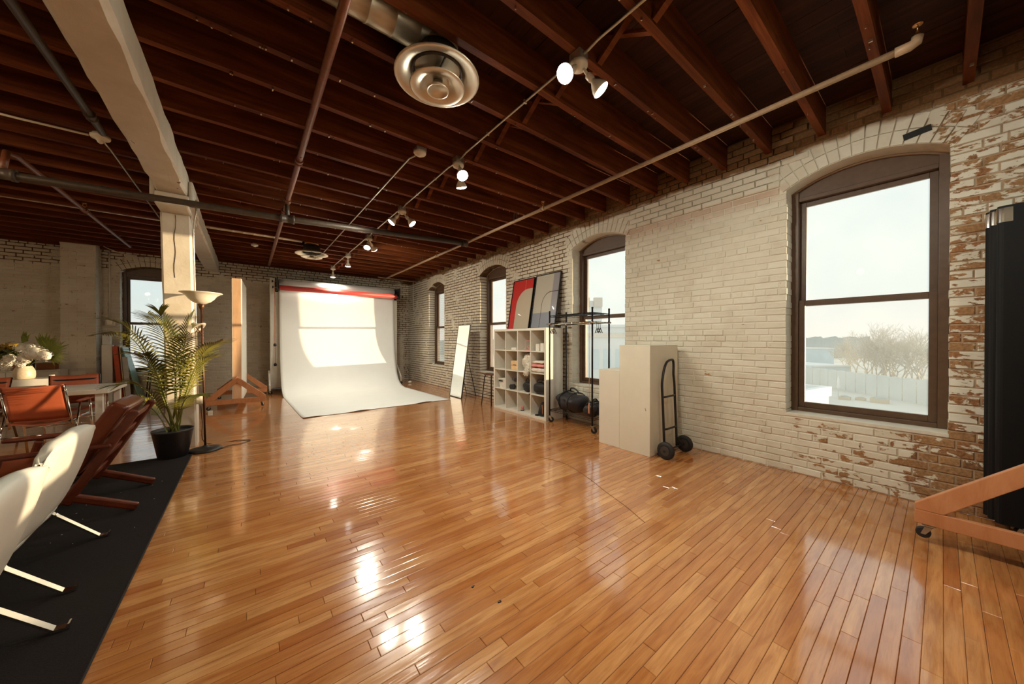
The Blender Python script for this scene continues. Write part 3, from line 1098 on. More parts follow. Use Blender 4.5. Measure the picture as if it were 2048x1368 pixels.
# conduit and box on the post, and on the pier
t = conduit('bent steel conduit strapped down the corner of the painted post', [(-0.49, 5.60, 3.0), (-0.485, 5.60, 2.85), (-0.512, 5.66, 2.72), (-0.517, 5.68, 2.6), (-0.500, 5.68, 1.6), (-0.483, 5.66, 0.60)], 0.009)
t = thing('outlet_box', 'white outlet box low on the painted post', 'outlet', (-0.485, 5.60, 0.6))
MB().box(-0.505, -0.43, 5.57, 5.625, 0.52, 0.63).build('box', M_FIXTURE, t, bevel=0.006)
MB().box(-0.49, -0.445, 5.562, 5.575, 0.535, 0.615).build('cover', M_FIXTURE, t, bevel=0.003)
t = conduit('grey conduit running down the corner beside the brick pier', [(-2.30, YB - 0.03, 3.3), (-2.30, YB - 0.03, 1.75)], 0.012, M_FIXTURE)
t = thing('outlet_box', 'white switch box on the wall beside the brick pier', 'outlet', (-2.28, YB - 0.04, 1.65))
MB().box(-2.36, -2.22, YB - 0.07, YB - 0.004, 1.60, 1.75).build('box', M_FIXTURE, t, bevel=0.008)
MB().box(-2.33, -2.25, YB - 0.085, YB - 0.068, 1.63, 1.72).build('cover', M_CONDUIT, t)
cb = MB().tube(spline([(-2.36, 10.64, 3.34), (-2.30, 10.78, 3.22), (-1.8, YB - 0.03, 3.10), (-1.0, YB - 0.03, 3.12)], 6), 0.008, 6).build('cable', M_FIXTURE)
tag(cb, 'loose white cable draped along the top of the far left wall', 'cable')
wp = MB().tube([(XR - 0.02, 10.5, 3.2), (XR - 0.02, 10.5, 2.25)], 0.012, 8).build('conduit', M_FIXTURE)
tag(wp, 'short white conduit running down the window wall near the far corner', 'conduit')

# ---- ducts with round diffusers
def duct(label, p0, p1, r):
    t = thing('air_duct', label, 'duct', p0)
    p0, p1 = Vector(p0), Vector(p1)
    n = max(2, int((p1 - p0).length / 0.15))
    pts, rs = [], []
    for k in range(n + 1):
        q = p0.lerp(p1, k / n)
        d = (p1 - p0).normalized() * 0.006
        pts += [q - d * 1.0, q - d * 0.4, q + d * 0.4, q + d * 1.0]
        rs += [r, r + 0.0025, r + 0.0025, r]
    MB().tube(pts, rs, 24).build('duct_run', M_DUCT, t)
    return t
t = duct('bare metal spiral duct tucked between the joists, feeding the round diffuser', (-6.8, 2.1175, 3.332), (1.02, 2.1175, 3.332), 0.122)
MB().lathe([(0.135, -0.10), (0.138, -0.03), (0.128, 0.05), (0.06, 0.115), (0.0, 0.12)], 24, (1.02, 2.1175, 3.325)).build('boot', M_DUCT, t)
def diffuser(label, c, R0):
    t = thing('ceiling_diffuser', label, 'air diffuser', c, group='round ceiling diffusers')
    k = R0 / 0.255
    MB().lathe([(0.13 * k, 0.16), (0.13 * k, 0.06), (0.15 * k, 0.02), (0.155 * k, 0.055)], 28, c).build('neck', M_PIPE_DARK, t)
    MB().lathe([(0.145 * k, 0.05), (0.165 * k, 0.030), (0.20 * k, 0.012), (0.245 * k, 0.004), (0.255 * k, -0.002), (0.255 * k, -0.010), (0.245 * k, -0.012),
                (0.215 * k, -0.004), (0.185 * k, 0.012), (0.160 * k, 0.034), (0.150 * k, 0.055)], 36, c).build('outer_cone', M_SATIN, t)
    c2 = (c[0], c[1], c[2] - 0.058)
    MB().lathe([(0.06 * k, 0.045), (0.085 * k, 0.028), (0.125 * k, 0.008), (0.160 * k, -0.004), (0.166 * k, -0.010), (0.160 * k, -0.014), (0.125 * k, -0.006), (0.09 * k, 0.012), (0.07 * k, 0.034)], 32, c2).build('middle_cone', M_SATIN, t)
    c3 = (c[0], c[1], c[2] - 0.080)
    MB().lathe([(0.03 * k, 0.05), (0.032 * k, 0.02), (0.062 * k, 0.004), (0.068 * k, -0.004), (0.066 * k, -0.014), (0.058 * k, -0.012), (0.052 * k, -0.003), (0.0, -0.003)], 28, c3).build('inner_disc', M_SATIN, t)
    sp = MB()
    for a in range(3):
        ang = a * 2.094 + 0.4
        sp.bar((c[0], c[1], c[2] + 0.03), (c[0] + 0.14 * k * math.cos(ang), c[1] + 0.14 * k * math.sin(ang), c[2] + 0.03), 0.006, 0.02)
    sp.tube([(c[0], c[1], c[2] + 0.05), (c[0], c[1], c[2] - 0.075)], 0.006, 8)
    sp.build('spider', M_PIPE_DARK, t)
diffuser('large round silver ceiling diffuser with nested cones near the spotlight', (1.02, 2.1175, 3.075), 0.28)
M_DUCTW = mat('painted_duct', S(206, 186, 156), 0.4, 0.3, var=0.08)
t = duct('pale duct crossing between the far joists to the far diffuser', (-6.8, 7.79, 3.32), (0.85, 7.79, 3.32), 0.10)
t.children[0].data.materials[0] = M_DUCTW
MB().lathe([(0.125, -0.13), (0.12, -0.06), (0.11, 0.04), (0.06, 0.11), (0.0, 0.115)], 20, (1.02, 7.79, 3.315)).build('elbow', M_BRASS, t)
diffuser('round pale ceiling diffuser hanging in front of the backdrop', (1.02, 7.79, 3.02), 0.29)
# ================================================================== rolling flats and the paper backdrop
M_FLATWHITE = mat('flat_white_board', (0.80, 0.77, 0.68), 0.55, var=0.03)
M_PAPER = mat('white_seamless_paper', (0.90, 0.90, 0.87), 0.62, var=0.015, scale=3)
M_RED = mat('red_paper', S(206, 76, 70), 0.5, var=0.05)
M_BLACK = mat('black_plastic', S(26, 23, 22), 0.45, var=0.2)
M_RUBBER = mat('black_rubber', S(30, 27, 26), 0.65, var=0.2)
M_CHROME = mat('chrome', S(222, 218, 210), 0.09, 1.0, var=0.03)
M_STEEL = mat('zinc_steel', S(186, 180, 170), 0.3, 0.9, var=0.08)
M_PALEWOOD = mat('whitewashed_wood', (0.74, 0.66, 0.55), 0.55, var=0.1, scale=10)

M_SUNPINE = wood_mat('sunlit_pine_edge', S(222, 176, 132), S(234, 192, 150), S(240, 204, 166), (6, 6, 1.0), 0.5, 0.4)  # lighter copy of the pine, sunlight on the edge put into its colour

def caster(parent, p, r=0.034, swivel=0.4, local=False, wheel_m=None):
    """swivel caster under p (its top plate)"""
    c, s = math.cos(swivel), math.sin(swivel)
    g = lambda x, y, z: (p[0] + x * c - y * s, p[1] + x * s + y * c, p[2] + z)
    h = r * 2 + 0.022
    m = MB()
    q = [g(x, y, z) for z in (-0.004, 0.0) for y in (-0.028, 0.028) for x in (-0.028, 0.028)]
    m.add(q, [(0, 2, 3, 1), (4, 5, 7, 6), (0, 1, 5, 4), (2, 6, 7, 3), (0, 4, 6, 2), (1, 3, 7, 5)])
    m.tube([g(0, 0, -0.002), g(0, 0, -0.018)], 0.016, 12)
    for k in (-1, 1):
        m.add([g(-0.016, k * 0.015, -0.014), g(0.018, k * 0.015, -0.014), g(0.034, k * 0.015, -h + r - 0.008), g(0.014, k * 0.015, -h + r - 0.008),
               g(-0.016, k * 0.018, -0.014), g(0.018, k * 0.018, -0.014), g(0.034, k * 0.018, -h + r - 0.008), g(0.014, k * 0.018, -h + r - 0.008)],
              [(0, 1, 2, 3), (7, 6, 5, 4), (0, 4, 5, 1), (1, 5, 6, 2), (2, 6, 7, 3), (3, 7, 4, 0)])
    f = m.build('caster', M_STEEL, parent, world=not local)
    w = MB()
    w.tube([g(0.024, -0.0125, -h + r), g(0.024, -0.010, -h + r), g(0.024, 0.010, -h + r), g(0.024, 0.0125, -h + r)], [r * 0.8, r, r, r * 0.8], 20)
    wo = w.build('wheel', wheel_m or M_RUBBER, f, world=False)
    return f

def rolling_flat(name, label, loc, rz, L, H, foot, face_m, wood, edge_m, zb=0.10, apex=0.47, T=0.09, ends=(-1, 1)):
    """upright board on two triangular feet with casters; local x along the board"""
    t = thing(name, label, 'rolling panel', loc, rz)
    for s in (-1, 1):
        MB().box(-L / 2, L / 2, s * T / 2 - 0.004, s * T / 2 + 0.004, zb + 0.03, H).build('face_board', face_m, t, world=False)
    for s in (-1, 1):
        MB().box(s * (L / 2 - 0.018) - 0.018, s * (L / 2 - 0.018) + 0.018, -T / 2 + 0.003, T / 2 - 0.003, zb, H - 0.003).build('edge_board', edge_m, t, bevel=0.003, world=False)
    MB().box(-L / 2 + 0.04, L / 2 - 0.04, -T / 2 + 0.004, T / 2 - 0.004, H - 0.045, H - 0.004).build('top_rail', edge_m, t, world=False)
    MB().box(-L / 2 + 0.04, L / 2 - 0.04, -T / 2 + 0.004, T / 2 - 0.004, zb + 0.03, zb + 0.12).build('bottom_rail', wood, t, world=False)
    for s in ends:
        x = s * (L / 2 + 0.020)
        MB().box(x - 0.019, x + 0.019, -foot, foot, zb, zb + 0.088).build('foot_rail', wood, t, bevel=0.004, world=False)
        for k in (-1, 1):
            a = (x, k * (foot - 0.03), zb + 0.075)
            b = (x, k * 0.02, zb + apex)
            m = MB()
            hw = 0.044
            dx = Vector(b) - Vector(a)
            n = Vector((0, -dx.z, dx.y)).normalized() * hw
            if n.z < 0: n = -n
            A, B_ = Vector(a), Vector(b)
            poly = [(foot * k, zb + 0.088), (k * (foot - 0.115), zb + 0.088), (k * 0.0, zb + apex - 0.075), (k * 0.0, zb + apex + 0.04), (k * foot, zb + 0.125)]
            if k > 0: poly = poly[::-1]
            m.prism(poly, 'x', x - 0.019, x + 0.019)
            m.build('brace', wood, t, bevel=0.004, world=False)
            caster(t, (x, k * (foot - 0.06), zb), r=0.033, swivel=0.5 + k, local=True)
        for (yy, zz) in ((0, zb + apex - 0.02), (0.0, zb + 0.045), (foot - 0.1, zb + 0.045), (-foot + 0.1, zb + 0.045)):
            MB().lathe([(0.006, 0), (0.006, 0.003), (0, 0.003)], 8, (0, 0, 0), Matrix.Translation((x + s * 0.019, yy, zz)) @ Matrix.Rotation(s * math.pi / 2, 4, 'Y')).build('screw', M_STEEL, t, world=False)
    return t
rolling_flat('rolling_flat', 'white studio flat seen edge-on, standing on a triangular pine foot left of the backdrop', (-0.12, 8.96, 0), R(87), 1.42, 2.47, 0.44, M_FLATWHITE, M_PINE, M_SUNPINE, T=0.13)
rolling_flat('rolling_flat', 'wide white flat on casters carrying the backdrop rolls', (1.985, 10.17, 0), 0, 3.10, 2.82, 0.36, M_FLATWHITE, M_PALEWOOD, M_FLATWHITE, T=0.10, zb=0.095, apex=0.42)
rolling_flat('rolling_flat', 'studio flat with a pine triangular foot poking in from the bottom right', (2.19, -0.50, 0), R(1.0), 2.44, 2.40, 0.585, M_FLATWHITE, M_PINE, M_PINE, T=0.13, zb=0.12, apex=0.62)

# ---- paper backdrop hanging from two rolls
def backdrop():
    t = thing('paper_backdrop', 'white seamless paper sweep hanging down and running out over the floor', 'backdrop', (2.0, 9.9, 0))
    prof = [(9.965, 2.62), (9.96, 2.2), (9.945, 1.7), (9.915, 1.2), (9.86, 0.82), (9.77, 0.50), (9.65, 0.27), (9.50, 0.12), (9.30, 0.035), (9.08, 0.006)]
    yv = 8.9
    while yv > 6.55:
        prof.append((yv, 0.005))
        yv -= 0.3
    prof.append((6.62, 0.005)); prof.append((6.52, 0.006))
    P = spline([(0, a, b) for a, b in prof], 4)
    nx = 46
    v, f = [], []
    for j, p in enumerate(P):
        tt = j / (len(P) - 1)
        for i in range(nx + 1):
            s = i / nx
            x = 0.615 + 2.77 * s + 0.11 * tt * tt
            z = p.z
            y = p.y
            if p.y < 6.9:
                k = (6.9 - p.y) / 0.38
                z += max(0, 0.016 * math.sin(s * 21 + 1.0) * math.sin(s * 5 + 0.4)) * k * k
                y += 0.012 * math.sin(s * 17) * k + 0.11 * s * k
            z += 0.0015 * math.sin(s * 9 + p.y * 2.5) * (1 if p.z > 0.3 else 0)
            v.append((x, y, z))
    n = nx + 1
    for j in range(len(P) - 1):
        for i in range(nx):
            a = j * n + i
            f.append((a, a + n, a + n + 1, a + 1))
    MB().add(v, f, True).build('paper_sweep', M_PAPER, t, solid=0.0015)
    MB().tube([(0.61, 9.99, 2.70), (3.40, 9.99, 2.70)], 0.085, 28).build('paper_roll', M_PAPER, t)
    return t
backdrop()
t = thing('backdrop_roll', 'red paper roll hung in front of the white backdrop', 'paper roll', (2.0, 9.83, 2.56))
MB().tube([(0.61, 9.80, 2.555), (3.42, 9.80, 2.555)], 0.060, 24).build('paper_roll', M_RED, t)
MB().tube([(0.55, 9.80, 2.555), (3.47, 9.80, 2.555)], 0.024, 12).build('core', M_STEEL, t)
for k, (x, lb) in enumerate(((0.568, 'black and chrome roll bracket on the left end of the backdrop flat'), (3.49, 'black and chrome roll bracket on the far right end of the backdrop flat'))):
    t = thing('roll_bracket', lb, 'bracket', (x, 10.1, 2.65), group='backdrop roll brackets')
    MB().box(x - 0.012, x + 0.012, 9.72, 10.112, 2.50, 2.80).box(x - 0.03, x + 0.03, 10.10, 10.114, 2.48, 2.82).build('plate', M_BLACK, t, bevel=0.004)
    for z, yy in ((2.555, 9.80), (2.72, 9.99)):
        m = MB()
        sx = -1 if k == 0 else 1
        m.tube([(x, yy, z), (x + sx * 0.075, yy, z)], 0.010, 10)
        m.build('hook', M_STEEL, t)
        kn = MB().lathe([(0.006, 0), (0.028, 0.014), (0.030, 0.03), (0.0, 0.032)], 14, (0, 0, 0), Matrix.Translation((x + sx * 0.07, yy, z)) @ Matrix.Rotation(sx * math.pi / 2, 4, 'Y'))
        kn.build('knob', M_BLACK, t)
t = thing('pull_chain', 'pair of orange bead chains with round black weights beside the backdrop', 'chain', (0.50, 9.95, 2.5))
for k, (dx, z0, z1) in enumerate(((0.0, 2.70, 0.70), (-0.012, 2.55, 1.18))):
    MB().tube([(0.53 + dx, 9.98 - 0.16 * k, z0), (0.53 + dx, 9.98 - 0.16 * k, z1)], 0.006, 6).build('chain', mat('orange_chain', S(226, 120, 80), 0.5), t)
    MB().lathe([(0.0, -0.035), (0.026, -0.030), (0.034, 0.0), (0.026, 0.028), (0.008, 0.04), (0.0, 0.05)], 16, (0.53 + dx, 9.98 - 0.16 * k, z1)).build('weight', M_BLACK, t)
w = MB().blob((3.85, 9.9, 0.035), (0.055, 0.04, 0.035), 9, 6, 0.15, random.Random(4)).build('crumpled_paper', M_PAPER)
tag(w, 'crumpled white paper ball on the floor in the far corner', 'paper')
# ================================================================== left: rug, lounge chairs, palm, lamp, dining corner
def cloth_mat(name, a, b, rough=0.9, scale=60, bump=0.3, sheen=0.2):
    if name in MATS: return MATS[name]
    t = NT(name)
    n = t.noise(t.coord('Object'), scale, 5)
    n2 = t.noise(t.coord('Object'), 2.2, 4)
    t.set(**{'Base Color': t.mix(n2, t.ramp(n, [(0.3, a), (0.7, b)]), a), 'Roughness': rough, 'Sheen Weight': sheen, 'Specular IOR Level': 0.2})
    t.bump(n, bump, 0.006)
    MATS[name] = t.m
    return t.m
M_RUG = cloth_mat('black_flat_woven_rug', S(27, 22, 21), S(42, 35, 33), 0.95, 180, 0.5, 0.0)
def leather(name, a, b, rough=0.38):
    t = NT(name)
    n = t.noise(t.coord('Object'), 90, 4)
    n2 = t.noise(t.coord('Object'), 3, 4)
    t.set(**{'Base Color': t.ramp(n2, [(0.3, a), (0.7, b)]), 'Roughness': rough, 'Specular IOR Level': 0.45})
    t.bump(t.math('ADD', t.math('MULTIPLY', n, 0.2), n2), 0.25, 0.006)
    return t.m
M_WLEATHER = leather('white_leather', (0.60, 0.60, 0.54), (0.70, 0.69, 0.62))
M_BLEATHER = leather('brown_leather', S(92, 40, 20), S(120, 56, 28), 0.33)
M_TAN = leather('tan_saddle_leather', S(164, 80, 50), S(192, 102, 68), 0.45)
M_WHITETOP = mat('white_tabletop', (0.78, 0.76, 0.68), 0.35, var=0.03)

rug = MB()
rg = random.Random(8)
nx, ny = 30, 40
def rugp(i, j, top):
    x = -4.6 + 4.1 * i / nx
    y = 0.6 + 4.68 * j / ny + 0.03 * (1 - i / nx)
    if j == ny: y += 0.05 * (1 - i / nx)
    return (x, y, 0.0012 + (0.006 + 0.0012 * math.sin(i * 1.7 + j * 0.6) if top else 0))
v = [rugp(i, j, 1) for j in range(ny + 1) for i in range(nx + 1)]
f = [(j * (nx + 1) + i, j * (nx + 1) + i + 1, (j + 1) * (nx + 1) + i + 1, (j + 1) * (nx + 1) + i) for j in range(ny) for i in range(nx)]
rug.add(v, f)
bd = [rugp(i, 0, 1) for i in range(nx + 1)] + [rugp(nx, j, 1) for j in range(1, ny + 1)] + [rugp(i, ny, 1) for i in range(nx - 1, -1, -1)] + [rugp(0, j, 1) for j in range(ny - 1, 0, -1)]
k = len(bd)
rug.add(bd + [(p[0], p[1], 0.0012) for p in bd], [(i, k + i, k + (i + 1) % k, (i + 1) % k) for i in range(k)])
rt = thing('area_rug', 'large black flat-woven rug under the lounge chairs', 'rug', (-2.5, 3, 0))
rug.build('weave', M_RUG, rt)
MB().tube([(p[0], p[1], 0.006) for p in bd], 0.005, 6, closed=True).build('binding', mat('rug_binding', S(34, 28, 26), 0.9), rt)
cr = random.Random(21)
for k in range(22):
    x, y_ = -0.6 - abs(cr.gauss(0, 0.5)), cr.uniform(1.9, 4.4)
    a = cr.uniform(0, 3.1); L = cr.uniform(0.003, 0.008)
    MB().bar((x, y_, 0.0105), (x + L * math.cos(a), y_ + L * math.sin(a), 0.0105), 0.0018, 0.0015).build('lint', M_WHITETOP, rt)

# ---- white leather lounge chairs on chromed bars (local: faces -x, width along y, rear feet at x = 0)
def white_chair(label, loc, rz):
    t = thing('lounge_chair', label, 'lounge chair', loc, rz, group='white leather lounge chairs')
    W2 = 0.325
    def pad(pts, th, name, sag, m):
        """soft upholstered slab swept along a profile in x-z"""
        P = spline(pts, 6)
        n = len(P) - 1
        my = 14
        rows = []
        for sgn in (1, -1):
            for j, p in enumerate(P):
                a = P[max(j - 1, 0)]; b = P[min(j + 1, n)]
                d = (b - a).normalized()
                nn = Vector((-d.z, 0, d.x))
                e = min(j, n - j) / n
                kk = min(1, (e * 9)) ** 0.5 if e > 0 else 0.25
                row = []
                for i in range(my + 1):
                    s = -1 + 2 * i / my
                    ed = math.sqrt(max(0, 1 - abs(s) ** 6))
                    q = p + nn * sgn * th / 2 * (0.25 + 0.75 * kk) * (0.2 + 0.8 * ed)
                    end = j / n
                    drop = sag * (abs(s) ** 5) * (max(0, (0.30 - end) / 0.30)) ** 1.5
                    q = q + d * drop
                    q = q + Vector((0, 0, 0.004 * math.sin(7 * s + 5 * end)))
                    row.append((q.x, s * 0.41 + (0.012 * (1 - end) * s), q.z))
                rows.append(row)
        m_ = my + 1
        v = [q for r_ in rows for q in r_]
        f = []
        nr = n + 1
        for j in range(n):
            for i in range(my):
                a = j * m_ + i
                f.append((a, a + m_, a + m_ + 1, a + 1))
                a2 = (nr + j) * m_ + i
                f.append((a2, a2 + 1, a2 + m_ + 1, a2 + m_))
        for j in range(n):
            for i in (0, my):
                a, b = j * m_ + i, (nr + j) * m_ + i
                q = (a, b, b + m_, a + m_)
                f.append(q if i else tuple(reversed(q)))
        for i in range(my):
            f.append((i, i + 1, nr * m_ + i + 1, nr * m_ + i))
            a, b = n * m_ + i, (nr + n) * m_ + i
            f.append((a, b, b + 1, a + 1))
        return MB().add(v, f, True).build(name, m, t, world=False)
    b_ = pad([(-0.105, 0, 0.775), (-0.095, 0, 0.72), (-0.12, 0, 0.60), (-0.165, 0, 0.45), (-0.225, 0, 0.30), (-0.29, 0, 0.215)], 0.062, 'backrest', 0.085, M_WLEATHER)
    pad([(-0.235, 0, 0.235), (-0.36, 0, 0.235), (-0.60, 0, 0.29), (-0.80, 0, 0.345), (-0.86, 0, 0.33)], 0.06, 'seat', 0.0, M_WLEATHER)
    for s in (-1, 1):
        yy = s * (W2 - 0.005)
        P = spline([(-0.215, yy, 0.215), (-0.30, yy, 0.17), (-0.48, yy, 0.16), (-0.66, yy, 0.23), (-0.82, yy, 0.315)], 5)
        m = MB()
        for a, b in zip(P[:-1], P[1:]):
            m.bar(a, b, 0.030, 0.010)
        m.build('side_rail', M_CHROME, t, world=False)
        m = MB()
        m.bar((-0.235, yy, 0.225), (-0.045, yy, 0.018), 0.036, 0.010, (0, 0, 1))
        m.build('leg', M_CHROME, t, world=False)
        m = MB()
        m.prism([(-0.055, 0.0105), (0.0, 0.0105), (0.0, 0.034), (-0.006, 0.034), (-0.012, 0.020), (-0.055, 0.026)], 'y', yy - 0.018, yy + 0.018)
        m.build('foot', M_CHROME, t, world=False)
        m = MB()
        P = spline([(-0.60, yy, 0.215), (-0.72, yy, 0.12), (-0.82, yy, 0.0155)], 4)
        for a, b in zip(P[:-1], P[1:]):
            m.bar(a, b, 0.036, 0.010)
        m.build('leg', M_CHROME, t, world=False)
    MB().tube([(-0.27, -W2, 0.19), (-0.27, W2, 0.19)], 0.011, 10).build('crossbar', M_BLACK, t, world=False)
    MB().tube([(-0.68, -W2, 0.235), (-0.68, W2, 0.235)], 0.011, 10).build('crossbar', M_CHROME, t, world=False)
    return t
white_chair('white leather lounge chair on chrome legs, partly sunlit, beside the brown armchair', (-0.71, 3.085, 0), R(2))
white_chair('white leather lounge chair on chrome legs, cut off at the bottom left corner', (-0.62, 2.10, 0), R(2))

# ---- brown leather easy chair with wooden frame (local: faces -x)
def easy_chair(label, loc, rz):
    t = thing('easy_chair', label, 'armchair', loc, rz)
    W2 = 0.31
    top, bot = Vector((-0.02, 0, 0.735)), Vector((-0.35, 0, 0.13))
    for s in (-1, 1):
        yy = s * (W2 - 0.02)
        m = MB(); m.bar((-0.005, yy, 0.755), (-0.345, yy, 0.135), 0.042, 0.055, (1, 0, 0.4)); m.build('back_stile', M_TEAK, t, bevel=0.012, world=False)
        m = MB(); m.bar((-0.36, yy, 0.20), (0.0, yy, 0.022), 0.040, 0.058); m.build('leg', M_TEAK, t, bevel=0.014, world=False)
        m = MB(); m.bar((-0.30, yy, 0.185), (-0.92, yy, 0.30), 0.036, 0.07); m.build('seat_rail', M_TEAK, t, bevel=0.012, world=False)
        m = MB(); m.bar((-0.74, yy, 0.008), (-0.62, yy, 0.505), 0.048, 0.045); m.build('leg', M_TEAK, t, bevel=0.014, world=False)
        m = MB()
        aw = yy + s * 0.025
        m.prism([(-0.12, aw - 0.028), (-0.12, aw + 0.02), (-0.45, aw + 0.028), (-0.75, aw + 0.04), (-0.80, aw + 0.02), (-0.80, aw - 0.03), (-0.74, aw - 0.045), (-0.45, aw - 0.03)], 'z', 0.507, 0.535)
        m.build('armrest', M_TEAK, t, bevel=0.01, world=False)
    for k in range(4):
        q = top.lerp(bot, (0.06, 0.30, 0.55, 0.80)[k])
        MB().bar(q + Vector((0.005, -W2 + 0.03, 0)), q + Vector((0.005, W2 - 0.03, 0)), 0.016, 0.055, (0.4, 0, 0.9)).build('back_slat', M_TEAK, t, bevel=0.004, world=False)
    MB().bar((-0.90, -W2 + 0.03, 0.295), (-0.90, W2 - 0.03, 0.295), 0.03, 0.06).build('front_rail', M_TEAK, t, bevel=0.006, world=False)
    MB().bar((-0.36, -W2 + 0.03, 0.195), (-0.36, W2 - 0.03, 0.195), 0.03, 0.06).build('rear_rail', M_TEAK, t, bevel=0.006, world=False)
    def cushion(name, a, b, th, up):
        a, b = Vector(a), Vector(b)
        d = (b - a); L = d.length; d.normalize()
        u = Vector(up).normalized()
        Mx = Matrix(((d.x, 0, u.x, a.x), (0, 1, 0, 0), (d.z, 0, u.z, a.z), (0, 0, 0, 1)))
        m = MB(); m.box(0, L, -W2 + 0.045, W2 - 0.045, 0.0, th, Mx)
        o = m.build(name, M_BLEATHER, t, bevel=0.03, world=False)
        o.modifiers['edge'].segments = 4
        for p in o.data.polygons: p.use_smooth = True
        pi = MB()
        y0 = W2 - 0.045
        for hh in (0.006, th - 0.006):
            cs = [(0.012, -y0 + 0.012), (L - 0.012, -y0 + 0.012), (L - 0.012, y0 - 0.012), (0.012, y0 - 0.012)]
            pi.tube([Mx @ Vector((x, y, hh)) for x, y in cs], 0.005, 6, closed=True)
        pi.build('piping', M_BLEATHER, o, world=False)
    n = Vector((-0.62, 0, 0.33)).normalized()
    dd = (Vector((-0.345, 0, 0.135)) - Vector((-0.005, 0, 0.755))).normalized()
    n = Vector((dd.z, 0, -dd.x)).normalized()
    cushion('back_cushion', Vector((-0.012, 0, 0.765)) + n * 0.03, Vector((-0.27, 0, 0.30)) + n * 0.03, 0.11, n)
    cushion('seat_cushion', (-0.40, 0, 0.235), (-0.94, 0, 0.335), 0.11, (0.18, 0, 0.98))
    return t
easy_chair('brown leather easy chair with teak frame and arms, near the palm', (-0.665, 4.08, 0.008), R(0))

